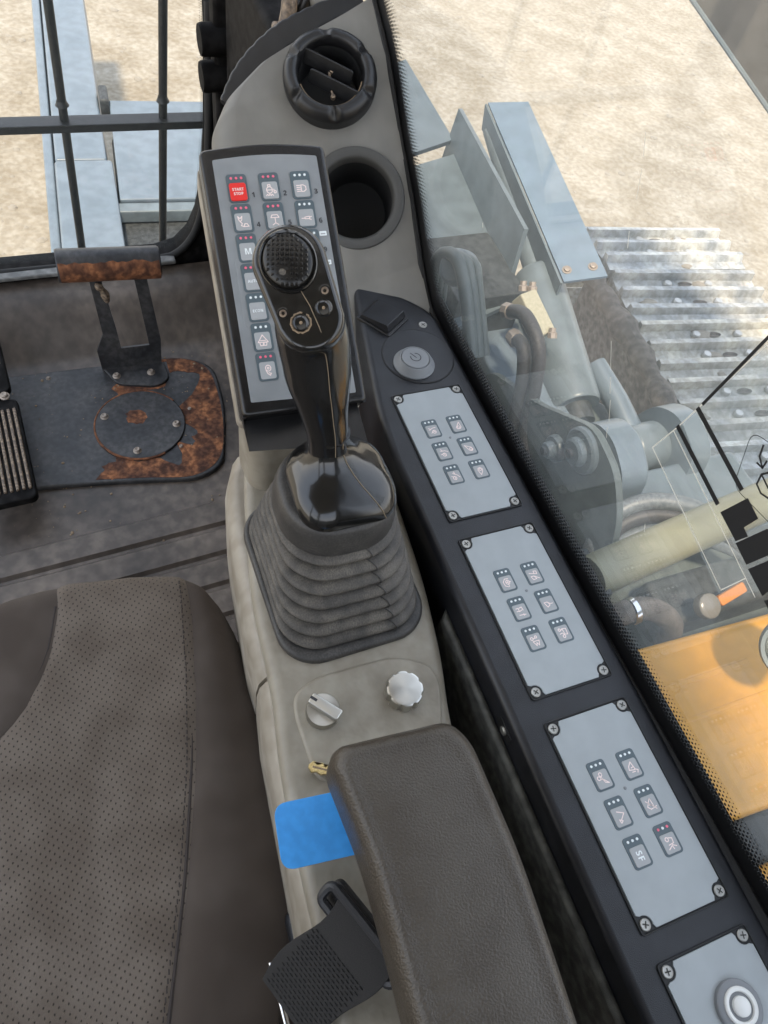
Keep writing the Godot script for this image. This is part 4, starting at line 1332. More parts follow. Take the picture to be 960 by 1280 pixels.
func switch_rail() -> void:
	var t := thing("switch_rail", "long black console rail under the side window carrying grey switch panels", "console rail")
	var top := 0.65
	var o := PackedVector2Array([Vector2(0.256, 0.42), Vector2(0.256, -0.40), Vector2(0.262, -0.47), Vector2(0.285, -0.59), Vector2(0.305, -0.69), Vector2(0.381, -0.598), Vector2(0.3812, 0.42)])
	part(t, "body", mesh_of(prism(fillet(o, 0.02, 5), top - 0.048, top, 0.007, 6), M.rail, 50))
	# the flank below the rounded edge, with its own screws, and the lower trim
	var fl := PackedVector2Array([Vector2(0.2585, 0.42), Vector2(0.2585, -0.40), Vector2(0.2645, -0.47), Vector2(0.2875, -0.59), Vector2(0.307, -0.685), Vector2(0.376, -0.60), Vector2(0.376, 0.42)])
	part(t, "flank", mesh_of(prism(fl, 0.30, top - 0.046, 0.0), M.rail_side))
	var tr := PackedVector2Array([Vector2(0.2485, 0.42), Vector2(0.2485, -0.235), Vector2(0.2565, -0.245), Vector2(0.2565, 0.42)])
	part(t, "lower_trim", mesh_of(prism(tr, 0.36, 0.618, 0.004), M.side_trim))
	for z: float in [-0.118, 0.21]:
		var pl := part(t, "screw_plate", mesh_of(slab(0.0065, 0.011, 0.0015, 0.0, 0.0006, 0.0002), M.rail_side), Transform3D(Basis(Vector3.BACK, PI / 2), Vector3(0.256, 0.628, z)))
		part(pl, "screw", mesh_of(lathe([[0.0044, 0.0], [0.0044, 0.0012], [0.0034, 0.002], [0.0, 0.0017]], 20, false, true), M.screw), Transform3D(Basis(), Vector3(0, 0.0004, 0)))
	# rocker switch
	var rb := Transform3D(Basis(Vector3.UP, 0.62), Vector3(0.3145, top, -0.598))
	var rk := part(t, "rocker_switch", mesh_of(slab(0.0205, 0.0235, 0.002, -0.002, 0.0022, 0.001), M.rail_side), rb)
	var wedge := MD.new()
	for i in 2:
		var x := -0.0175 + 0.035 * i
		for p: Vector2 in [Vector2(-0.02, 0.0015), Vector2(0.019, 0.0015), Vector2(0.0195, 0.0045), Vector2(0.0165, 0.0105), Vector2(0.0155, 0.0113), Vector2(-0.018, 0.0062), Vector2(-0.02, 0.005)]:
			wedge.add(Vector3(x, p.y, p.x))
	for k in 7:
		wedge.quad(k, (k + 1) % 7, 7 + (k + 1) % 7, 7 + k)
	for k in range(1, 6):
		wedge.tri(0, k + 1, k)
		wedge.tri(7, 7 + k, 8 + k)
	part(rk, "rocker", mesh_of(wedge.outward(), M.rail, 20))
	# power button on a round boss
	var pb := part(t, "power_button", mesh_of(lathe([[0.0415, -0.002], [0.0412, 0.0006], [0.0405, 0.0012], [0.0, 0.0014]], 56, false, true), M.rail), Transform3D(Basis(), Vector3(0.334, top, -0.533)))
	var groove := PackedVector3Array()
	for k in 57:
		groove.append(Vector3(cos(TAU * k / 56.0) * 0.0413, 0.0004, sin(TAU * k / 56.0) * 0.0413))
	part(pb, "groove", mesh_of(tube(groove, 0.0007, 6), M.gasket))
	part(pb, "bezel", mesh_of(lathe([[0.0235, 0.001], [0.0235, 0.003], [0.0215, 0.0045], [0.0185, 0.010], [0.0170, 0.0112], [0.0162, 0.0108], [0.016, 0.0095]], 48, false, false), M.sensor_grey), Transform3D(Basis(), Vector3(-0.010, 0, 0.012)))
	part(pb, "push_cap", mesh_of(lathe([[0.0157, 0.008], [0.0156, 0.0112], [0.0148, 0.0120], [0.0, 0.0123]], 40, false, true), M.sensor_grey), Transform3D(Basis(), Vector3(-0.010, 0, 0.012)))
	var sym := PackedVector2Array()
	for k in 17:
		var a := -PI / 2 + 0.7 + (TAU - 1.4) * k / 16.0
		sym.append(Vector2(cos(a), sin(a)) * 0.0058)
	part(pb, "power_symbol", mesh_of(strokes([sym, poly([0, -0.0078, 0, 0.001])], 0.0010), M.rail), Transform3D(Basis(Vector3.UP, 0.5), Vector3(-0.010, 0.01245, 0.012)))
	screw(t, 0.3585, top - 0.0006, -0.579, 0.4, 1.15)

	# switch panels
	var looks := [
		["switch panel with lamp and horn symbols, nearest the power button", ["wiper", "horn", "wiper", "horn_turned", "wiper", "drop"], [0.0, 0.0, 0.5, 0.0, 1.0, 0.0]],
		["switch panel between the horn panel and the SF panel", ["swirl", "grab", "seat", "bucket", "links", "frame"], [0.0, 0.0, 0.0, 0.0, 0.0, 0.0]],
		["switch panel with the SF key and one key lit by red indicators", ["shears", "crane", "arm", "crane_crossed", "SF", "tree_arm"], [0.0, 0.0, 0.0, 0.0, -PI / 2, 0.0]]]
	var plate := prism(scooped(0.0393, 0.0813, 0.0062), -0.004, 0.0004, 0.0006, 2)
	var pm := mesh_of(plate, M.plate)
	var gm := mesh_of(slab(0.0403, 0.0824, 0.0022, -0.004, -0.0008, 0.0006), M.gasket)
	var rimm := []
	var rp := []
	for p: Vector2 in rr(0.0406, 0.0828, 0.0025, 4):
		rp.append(Vector3(p.x, -0.0002, p.y))
	rp.append(rp[0])
	var rm := mesh_of(tube(PackedVector3Array(rp), 0.0007, 6), M.gasket)
	for i in 3:
		var p := thing("switch_keypad", "pale grey " + looks[i][0], "keypad", Transform3D(Basis(), Vector3(0.3225, top + 0.0012, -0.399 + 0.1868 * i)), "switch panels along the black rail")
		part(p, "gasket", gm)
		part(p, "gasket_rim", rm)
		part(p, "plate", pm)
		var tn := 0.0
		for sx: int in [-1, 1]:
			for sz: int in [-1, 1]:
				tn += 0.9 + i
				screw(p, 0.0348 * sx, -0.0006, 0.0768 * sz, tn)
		for k in 6:
			var leds := "www"
			if i == 2 and k == 5:
				leds = "rwr"
			key(p, Vector3(-0.0143 + 0.0290 * (k % 2), 0.0003, -0.0300 + 0.0305 * (k / 2) + (0.0 if i else -0.0)), leds, looks[i][1][k], looks[i][2][k])
		part(p, "indicator", mesh_of(lathe([[0.0014, 0.0], [0.0012, 0.0006], [0.0, 0.0007]], 12, false, true), M.sensor_grey), Transform3D(Basis(), Vector3(0.001, 0.0003, -0.0145)))
	var s := thing("sensor_panel", "pale grey panel with a round white ring sensor at the rear of the rail", "sensor panel", Transform3D(Basis(), Vector3(0.3225, top + 0.0012, 0.160)))
	part(s, "gasket", gm)
	part(s, "gasket_rim", rm)
	part(s, "plate", pm)
	for sx: int in [-1, 1]:
		for sz: int in [-1, 1]:
			screw(s, 0.0348 * sx, -0.0006, 0.0768 * sz, sx * 0.7 + sz)
	var c := part(s, "round_boss", mesh_of(lathe([[0.0175, 0.0], [0.0172, 0.0035], [0.0160, 0.0045], [0.0125, 0.0046]], 40, false, false), M.sensor_grey), Transform3D(Basis(), Vector3(0.0035, 0.0003, -0.0405)))
	part(c, "white_ring", mesh_of(lathe([[0.0126, 0.004], [0.0124, 0.0058], [0.0115, 0.0064], [0.0095, 0.0060], [0.009, 0.0045]], 40, false, false), M.white_disc))
	part(c, "ring_floor", mesh_of(lathe([[0.0092, 0.0044], [0.0, 0.0044]], 32, false, true), M.sensor_grey))
	part(c, "white_button", mesh_of(lathe([[0.0066, 0.0044], [0.0064, 0.0068], [0.0050, 0.0082], [0.0, 0.0087]], 32, false, true), M.white_disc))

func along(x: float, xs: Array, ys: Array) -> float:
	if x <= xs[0]:
		return ys[0]
	for i in xs.size() - 1:
		if x <= xs[i + 1]:
			return lerpf(ys[i], ys[i + 1], (x - xs[i]) / (xs[i + 1] - xs[i]))
	return ys[ys.size() - 1]

# ---------- grey trim in the front corner: air vent and cup holder ----------
func trim_height(x: float, d: float) -> float:
	return along(d, [0.56, 0.60, 0.655, 0.707, 0.77, 0.838, 0.902, 0.98, 1.1], [0.628, 0.643, 0.675, 0.722, 0.768, 0.822, 0.856, 0.90, 0.96]) - 0.3 * (0.38 - x)

func corner_trim() -> void:
	var t := thing("corner_trim", "grey moulded corner trim beside the window holding a cup holder and air vent", "trim")
	var cup := Vector2(0.317, -0.727)
	var vent := Vector2(0.311, -0.832)
	var nz := 168
	var nx := 112
	var m := MD.new()
	var ds := [0.56, 0.78, 0.84, 0.858, 0.875, 0.886, 0.893, 0.90]
	var xs := [0.186, 0.190, 0.202, 0.217, 0.25, 0.297, 0.342, 0.374]
	for i in nz + 1:
		var d := lerpf(0.545, 0.90, float(i) / nz)
		var xl := along(d, ds, xs)
		for j in nx + 1:
			var u := float(j) / (nx - 16)
			var p: Vector3
			if u <= 1.0:
				var x := lerpf(0.3795, xl, u)
				p = Vector3(x, trim_height(x, d), -d)
			else:
				# the shoulder rolls over and drops
				var k := (j - (nx - 16)) / 16.0
				var a := minf(k * 1.5, 1.0) * PI / 2
				p = Vector3(xl - 0.028 * sin(a), trim_height(xl, d) - 0.014 * sin(a) - 0.03 * (1.0 - cos(a)) - maxf(0.0, k - 0.667) * 0.45, -d)
			# a shallow dish round the vent
			var dv := Vector2(p.x, p.z).distance_to(vent)
			if u <= 1.0:
				p.y -= 0.0 * dv
			m.add(p, Vector2(u, d))
	var w := nx + 1
	for i in nz:
		for j in nx:
			var c := (m.v[i * w + j] + m.v[(i + 1) * w + j + 1]) / 2
			var s := Vector3(1.0, 0.0, 1.22)
			if (Vector2(c.x - cup.x, (c.z - cup.y) * 1.2).length() < 0.0485) or Vector2(c.x - vent.x, (c.z - vent.y) * 1.2).length() < 0.040:
				continue
			m.quad(i * w + j, i * w + j + 1, (i + 1) * w + j + 1, (i + 1) * w + j)
	part(t, "shell", mesh_of(m.facing(Vector3.UP), M.console, 60))
	var nrm := Vector3(-0.30, 0.72, 0.62).normalized()
	var ca := frame_from(nrm, Vector3.RIGHT, Vector3(cup.x, trim_height(cup.x, -cup.y), cup.y))
	var h := part(t, "cup_holder", mesh_of(lathe([[0.0575, -0.012], [0.0575, 0.0015], [0.0565, 0.0035], [0.053, 0.0045], [0.0475, 0.0035], [0.0445, 0.0005], [0.0432, -0.01], [0.041, -0.075], [0.038, -0.082], [0.0, -0.083]], 56, false, true), M.cup_rim), ca)
	part(h, "liner", mesh_of(lathe([[0.0430, -0.0115], [0.0408, -0.074], [0.0375, -0.081], [0.0, -0.082]], 48, false, true), M.trim_rubber))
	# air vent: turned ring, dark throat, two vanes and their link
	var va := frame_from(Vector3(-0.20, 0.84, 0.50), Vector3(0.92, 0.38, -0.02), Vector3(vent.x, trim_height(vent.x, -vent.y) + 0.004, vent.y))
	var v := thing("air_vent", "round black swivelling air vent with two slanted vanes", "air vent", va)
	var rings := []
	for q: Array in [[0.0525, -0.024, 0.0], [0.054, 0.004, 0.0], [0.053, 0.010, 0.6], [0.049, 0.0155, 1.0], [0.0445, 0.0175, 0.7], [0.040, 0.0165, 0.0], [0.0375, 0.012, 0.0], [0.0365, 0.004, 0.0], [0.0355, -0.03, 0.0]]:
		var r := PackedVector3Array()
		for k in 120:
			var a := TAU * k / 120.0
			# finger scallops round the rim
			var sc: float = pow(maxf(0.0, cos(6.0 * (a + 0.2))), 6.0) * q[2]
			r.append(Vector3(cos(a) * (q[0] - 0.0035 * sc), q[1] - 0.0060 * sc, sin(a) * (q[0] - 0.0035 * sc)))
		rings.append(r)
	part(v, "ring", mesh_of(loft(rings, false, false).outward(), M.rail_side, 60))
	part(v, "throat", mesh_of(lathe([[0.0358, 0.004], [0.0345, -0.034], [0.0, -0.036]], 40, false, true), M.trim_rubber))
	var lip := PackedVector3Array()
	for k in 30:
		var a := 0.6 + 2.6 * k / 29.0
		lip.append(Vector3(cos(a) * 0.0364, 0.0085, sin(a) * 0.0364))
	part(v, "dusty_lip", mesh_of(tube(lip, 0.0008, 6), M.dirt))
	for z: float in [-0.0135, 0.0145]:
		var hw := sqrt(0.036 * 0.036 - z * z)
		part(v, "vane", mesh_of(slab(hw, 0.0085, 0.003, -0.0014, 0.0014, 0.001, 0.001), M.rail_side), Transform3D(Basis(Vector3.UP, -0.85) * Basis(Vector3.RIGHT, 1.0), Vector3(0, 0.005, z)))
	part(v, "link_rod", mesh_of(tube(PackedVector3Array([Vector3(0.004, 0.001, -0.013), Vector3(-0.001, 0.001, 0.002), Vector3(-0.006, 0.001, 0.020)]), 0.0016, 8), M.worn_steel))
	for p: Vector3 in [Vector3(0.005, 0.001, -0.006), Vector3(-0.006, 0.001, 0.021)]:
		part(v, "link_knob", mesh_of(lathe([[0.0028, -0.002], [0.0032, 0.0], [0.0025, 0.003], [0.0, 0.0035]], 12), M.worn_steel), Transform3D(Basis(), p))
	# black ribbed strap and wiring along the trim's far edge
	var sp := smooth(PackedVector3Array([Vector3(0.200, 0.757, -0.862), Vector3(0.228, 0.782, -0.886), Vector3(0.270, 0.808, -0.903), Vector3(0.318, 0.828, -0.911), Vector3(0.372, 0.845, -0.918)]), 10)
	var R := []
	for i in sp.size():
		var d := (sp[mini(i + 1, sp.size() - 1)] - sp[maxi(i - 1, 0)]).normalized()
		var sd := d.cross(Vector3(-0.1, 0.8, 0.55)).normalized()
		var up := sd.cross(d).normalized()
		var hw := (0.011 + 0.004 * sin(PI * i / sp.size())) * (1.0 if i % 3 else 0.93)
		var q := PackedVector3Array()
		for p in rr(hw, 0.006, 0.004, 3):
			q.append(sp[i] + sd * p.x + up * p.y)
		R.append(q)
	solo("ribbed_strap", mesh_of(loft(R).outward(), M.rail_side, 50), "black ribbed rubber strip along the far edge of the corner trim", "strap")
	var hn := thing("wiring", "bent cable and clip behind the air vent in the front corner", "cable")
	part(hn, "cable", mesh_of(tube(smooth(PackedVector3Array([Vector3(0.315, 0.86, -1.10), Vector3(0.312, 0.815, -1.04), Vector3(0.318, 0.795, -1.0), Vector3(0.332, 0.82, -0.99), Vector3(0.345, 0.88, -1.03)]), 8), 0.007, 10), M.rail_side))
	part(hn, "wrapped_end", mesh_of(tube(smooth(PackedVector3Array([Vector3(0.296, 0.77, -0.975), Vector3(0.306, 0.80, -0.985), Vector3(0.314, 0.83, -1.0), Vector3(0.335, 0.86, -1.01)]), 6), 0.010, 10), M.worn_steel))
	part(hn, "clip", mesh_of(box(Vector3(0.285, 0.755, -0.99), Vector3(0.305, 0.79, -0.955), 0.004), M.worn_steel))
	solo("pillar_cover", mesh_of(slab(0.042, 0.17, 0.02, 0.25, 0.765, 0.015), M.pillar), "black plastic cover between the corner trim and the front pillar", "cover", "", Transform3D(Basis(), Vector3(0.336, 0, -1.12)))
	solo("window_post_cover", mesh_of(slab(0.026, 0.026, 0.02, -0.03, 0.010, 0.010), M.console), "small rounded grey cover above the air vent", "cover", "", frame_from(nrm, Vector3.RIGHT, Vector3(0.356, 0.826, -0.985)))

# ---------- seat and belt ----------
func seat_and_belt() -> void:
	var t := thing("driver_seat", "brown cloth driver seat with a dimpled centre panel", "seat")
	# across the seat at each depth z: left seam, right seam, outer edge
	var zs := [-0.43, -0.40, -0.374, -0.345, -0.304, -0.293, -0.219, -0.201, -0.136, -0.105, -0.067, -0.009, 0.06, 0.25]
	var xs := [0.034, 0.032, 0.030, 0.026, 0.020, 0.019, 0.004, 0.0, -0.018, -0.027, -0.040, -0.060, -0.078, -0.12]
	var xo := [0.072, 0.073, 0.0735, 0.074, 0.0755, 0.0755, 0.0755, 0.075, 0.071, 0.066, 0.056, 0.030, 0.0, -0.05]
	var front := func(x: float) -> float: return along(x, [-0.5, -0.20, -0.14, -0.08, -0.02, 0.03, 0.05, 0.062, 0.07, 0.078], [-0.36, -0.392, -0.408, -0.412, -0.402, -0.388, -0.370, -0.350, -0.325, -0.285])
	var height := func(x: float, z: float) -> float:
		var right := along(z, zs, xo)
		var y := 0.53 + 0.006 * smoothstep(0.14, 0.05, right - x)
		y += 0.004 * sin(z * 9.0 + x * 4.0)
		return y
	# one sheet per cover piece, bounded by the seams
	var pieces := [["centre_panel", M.cloth_mesh, 0], ["side_bolster", M.cloth, 1], ["front_bolster", M.cloth, 2]]
	var seamL := [[-0.43, -0.40, -0.356, -0.33, -0.305, -0.29, -0.27, -0.25, -0.20], [-0.090, -0.094, -0.105, -0.116, -0.132, -0.148, -0.185, -0.24, -0.50]]
	var rows := 70
	for pc: Array in pieces:
		var m := MD.new()
		var cols := 28
		for i in rows + 1:
			var f := float(i) / rows
			for j in cols + 1:
				var u := float(j) / cols
				# rows run from the front edge (rolled under) to behind the picture
				var zz := lerpf(-0.42, 0.25, maxf(0.0, (f - 0.12) / 0.88))
				var x0: float
				var x1: float
				if pc[2] == 0:
					x0 = along(zz, seamL[0], seamL[1])
					x1 = along(zz, zs, xs)
				elif pc[2] == 1:
					x0 = along(zz, zs, xs)
					x1 = along(zz, zs, xo)
				else:
					x0 = -0.5
					x1 = along(zz, seamL[0], seamL[1])
				var x := lerpf(x0, x1, u)
				var drop := 0.0
				var outx := 0.0
				if pc[2] == 1:
					# the bolster rounds off towards its outer edge, then drops
					var k := maxf(0.0, (u - 0.8) / 0.2)
					var uu := minf(u / 0.8, 1.0)
					var ang := uu * 1.35
					x = lerpf(x0, x1, sin(ang) / sin(1.35) * 0.62 + uu * 0.38)
					drop = 0.034 * (1.0 - cos(ang)) / (1.0 - cos(1.35)) * smoothstep(0.0, 0.55, uu) + k * 0.16
				var zf: float = front.call(x + outx)
				var z := zf + (zz + 0.42) * (0.25 - zf) / 0.67
				var y: float = height.call(x, z) - drop
				var dip: float = 0.0035
				var near := minf(u if pc[2] != 2 else 1.0, 1.0 - u if pc[2] != 1 else 1.0) * absf(x1 - x0)
				y -= dip * exp(-near / 0.0035)
				if f < 0.12:
					var b := (0.12 - f) / 0.12
					var a := minf(b * 1.5, 1.0) * PI / 2
					z = zf - 0.028 * sin(a) + 0.016
					y -= 0.036 * (1.0 - cos(a)) + maxf(0.0, b - 0.667) * 0.3
				else:
					z += 0.016 * maxf(0.0, 1.0 - (z - zf) / 0.1)
				m.add(Vector3(x + outx, y, z), Vector2(u, f))
		for i in rows:
			for j in cols:
				m.quad(i * (cols + 1) + j, i * (cols + 1) + j + 1, (i + 2 - 1) * (cols + 1) + j + 1, (i + 1) * (cols + 1) + j)
		part(t, pc[0], mesh_of(m.facing(Vector3.UP), pc[1], 60))
	for which in 2:
		var line := PackedVector3Array()
		for i in 40:
			var z := lerpf(-0.374 if which == 0 else -0.398, 0.2, i / 39.0)
			if which == 1 and z > -0.25:
				break
			var x := along(z, zs, xs) if which == 0 else along(z, seamL[0], seamL[1])
			line.append(Vector3(x, height.call(x, z) - 0.0042, z + 0.008 * maxf(0.0, 1.0 - (z + 0.40) / 0.1)))
		part(t, "piping", mesh_of(tube(line, 0.0020, 8), M.piping))
	# stitches beside the right seam
	var st := MD.new()
	for i in 70:
		var z := lerpf(-0.39, 0.02, i / 69.0)
		var x := along(z, zs, xs) - 0.0045
		var a := Vector3(x, height.call(x, z) - 0.0004, z + 0.008 * maxf(0.0, 1.0 - (z + 0.40) / 0.1))
		st.cat(tube(PackedVector3Array([a, a + Vector3(-0.0003, 0.0007, 0.0018), a + Vector3(-0.0006, 0.0, 0.0036)]), 0.0006, 5))
	part(t, "stitching", mesh_of(st, M.piping)).set_meta("kind", "stuff")
	part(t, "seat_base", mesh_of(box(Vector3(-0.45, 0.16, -0.33), Vector3(0.02, 0.42, 0.3), 0.02), M.black_plastic))

	var b := thing("seat_belt", "black webbing seat belt running through its plastic guide beside the armrest", "seat belt")
	var A := Vector3(0.026, 0.600, 0.014)
	var B := Vector3(0.092, 0.660, -0.018)
	var dirv := (B - A).normalized()
	var sidev := Vector3(0.30, 0.0, 0.95)
	sidev = (sidev - dirv * sidev.dot(dirv)).normalized()
	var R := []
	for i in 13:
		var f := i / 12.0
		var c := A.lerp(B, f) + Vector3(0, 0.011 * sin(PI * f), 0) - sidev * 0.004 * sin(PI * f * 2.0)
		var q := PackedVector3Array()
		for p in rr(0.029, 0.0012, 0.0008, 2):
			q.append(c + sidev * p.x + dirv.cross(sidev).normalized() * p.y * -1.0)
		R.append(q)
	part(b, "strap", mesh_of(loft(R).outward(), M.webbing, 50))
	# the sewn-over end: raised rows of stitches on the webbing
	var sm := MD.new()
	var up := sidev.cross(dirv).normalized()
	if up.y < 0.0:
		up = -up
	for i in 20:
		for j in 11:
			var c := A.lerp(B, 0.04 + 0.030 * i) + Vector3(0, 0.011 * sin(PI * (0.04 + 0.030 * i)), 0) + sidev * (-0.025 + 0.0046 * j + (0.0023 if i % 2 else 0.0)) + up * 0.0013
			sm.cat(tube(PackedVector3Array([c - sidev * 0.0015, c + up * 0.0004, c + sidev * 0.0015]), 0.0006, 5))
	part(b, "sewn_rows", mesh_of(sm, M.webbing)).set_meta("kind", "stuff")
	var F := Transform3D(Basis(dirv, up, dirv.cross(up)).orthonormalized(), A.lerp(B, 0.90))
	var o := PackedVector3Array()
	var fr := MD.new()
	for p in rr(0.0075, 0.037, 0.005, 4):
		o.append(Vector3(p.x, 0.003, p.y))
	o.append(o[0])
	part(b, "guide_frame", mesh_of(fr.cat(tube(o, 0.0036, 8)), M.black_plastic), F)
	part(b, "guide_back", mesh_of(slab(0.009, 0.038, 0.006, -0.010, -0.004, 0.002), M.black_plastic), F)
	part(b, "retractor", mesh_of(box(Vector3(0.045, 0.42, -0.055), Vector3(0.10, 0.52, -0.01), 0.008), M.black_plastic))
	part(b, "chrome_edge", mesh_of(tube(PackedVector3Array([Vector3(0.0245, 0.55, -0.022), Vector3(0.025, 0.551, 0.004), Vector3(0.0255, 0.55, 0.05)]), 0.0024, 10), M.chrome))

func armrest() -> void:
	var t := thing("armrest", "padded dark brown leather armrest reaching over the grey console", "armrest")
	var o := PackedVector2Array([Vector2(0.0855, -0.114), Vector2(0.093, -0.125), Vector2(0.178, -0.1185), Vector2(0.188, -0.10), Vector2(0.1895, -0.02), Vector2(0.184, 0.05), Vector2(0.178, 0.12), Vector2(0.172, 0.22), Vector2(0.078, 0.22), Vector2(0.081, 0.10), Vector2(0.087, 0.02), Vector2(0.0905, -0.05)])
	o = fillet(o, 0.022, 6)
	# denser outline, then rings from the underside over a crowned, piped top
	var d := PackedVector2Array()
	for i in o.size():
		var a := o[i]
		var c := o[(i + 1) % o.size()]
		var n := maxi(1, int(a.distance_to(c) / 0.008))
		for k in n:
			d.append(a.lerp(c, float(k) / n))
	var R := []
	for q: Array in [[0.006, 0.688], [0.001, 0.692], [0.0, 0.700], [0.0, 0.722], [0.0012, 0.731], [0.0045, 0.7375], [0.0085, 0.7405], [0.0115, 0.7408], [0.0145, 0.7402], [0.018, 0.7404], [0.026, 0.7415], [0.036, 0.7422]]:
		var sh := PackedVector2Array()
		for w in d:
			sh.append(Vector2(0.1345, 0.05) + (w - Vector2(0.1345, 0.05)) * Vector2(1.0 - q[0] / 0.051, 1.0 - q[0] / 0.173))
		R.append(ring(sh, q[1]))
	part(t, "pad", mesh_of(loft(R).outward(), M.leather, 70))
	part(t, "underside", mesh_of(prism(inset(o, 0.008), 0.672, 0.689, 0.0), M.black_plastic))
	part(t, "bracket", mesh_of(box(Vector3(0.10, 0.60, 0.05), Vector3(0.15, 0.673, 0.19), 0.006), M.black_plastic))

func key_and_tag() -> void:
	var t := thing("ignition_key", "small brass key lying between the knobs and the blue tag", "key", Transform3D(Basis(Vector3.UP, -0.55).scaled(Vector3.ONE * 1.35), Vector3(0.1035, 0.628, -0.131)))
	var o := PackedVector2Array()
	for p: Vector2 in [Vector2(-0.0145, -0.0008), Vector2(-0.0125, -0.0032), Vector2(-0.0105, -0.0032), Vector2(-0.0095, -0.0018), Vector2(-0.0078, -0.0034), Vector2(-0.006, -0.0034), Vector2(-0.0048, -0.0014), Vector2(-0.003, -0.0032), Vector2(-0.001, -0.0032), Vector2(0.0, -0.002), Vector2(0.016, -0.0022), Vector2(0.016, 0.0026), Vector2(-0.004, 0.0026), Vector2(-0.006, 0.0036), Vector2(-0.009, 0.0024), Vector2(-0.012, 0.0034), Vector2(-0.0145, 0.001)]:
		o.append(p)
	part(t, "blade", mesh_of(prism(o, -0.0012, 0.0012, 0.0003, 2), M.brass))
	part(t, "groove", mesh_of(box(Vector3(-0.012, 0.0009, -0.0005), Vector3(0.012, 0.00135, 0.0007), 0.0002), M.dirt))
	part(t, "bow", mesh_of(slab(0.009, 0.0105, 0.006, -0.0014, 0.0014, 0.0005), M.brass), Transform3D(Basis(), Vector3(0.022, 0, 0)))
	part(t, "key_ring", mesh_of(tube(PackedVector3Array([Vector3(0.024, 0.003, 0.004), Vector3(0.020, 0.004, 0.014), Vector3(0.008, 0.003, 0.018), Vector3(0.0, 0.002, 0.016)]), 0.0011, 8), M.brass))
	# blue tag, most of it under the armrest
	var tb := Transform3D(Basis(Vector3(0.992, 0.02, 0.12).normalized(), Vector3(-0.03, 0.99, 0.05).normalized(), Vector3(-0.12, -0.05, 0.985).normalized()).orthonormalized(), Vector3(0.0755, 0.658, -0.0885))
	var g := thing("key_tag", "bright blue plastic key tag with rounded corners half under the armrest", "key tag", tb)
	var pl := fillet(PackedVector2Array([Vector2(-0.0295, -0.0235), Vector2(0.048, -0.0235), Vector2(0.048, 0.0225), Vector2(-0.0295, 0.0225)]), 0.0105, 7)
	part(g, "plate", mesh_of(prism(pl, -0.0009, 0.0009, 0.0004, 2), M.tag))

# ---------- outside ----------
func bolt_at(parent: Node3D, n: Vector3, at: Vector3, r: float, m: Material) -> void:
	part(parent, "bolt", mesh_of(lathe([[r * 1.5, 0.0], [r * 1.5, r * 0.25], [r, r * 0.3], [r, r * 0.9], [r * 0.8, r], [0.0, r]], 12), m), frame_from(n, Vector3(0.3, 0.1, 0.9), at))

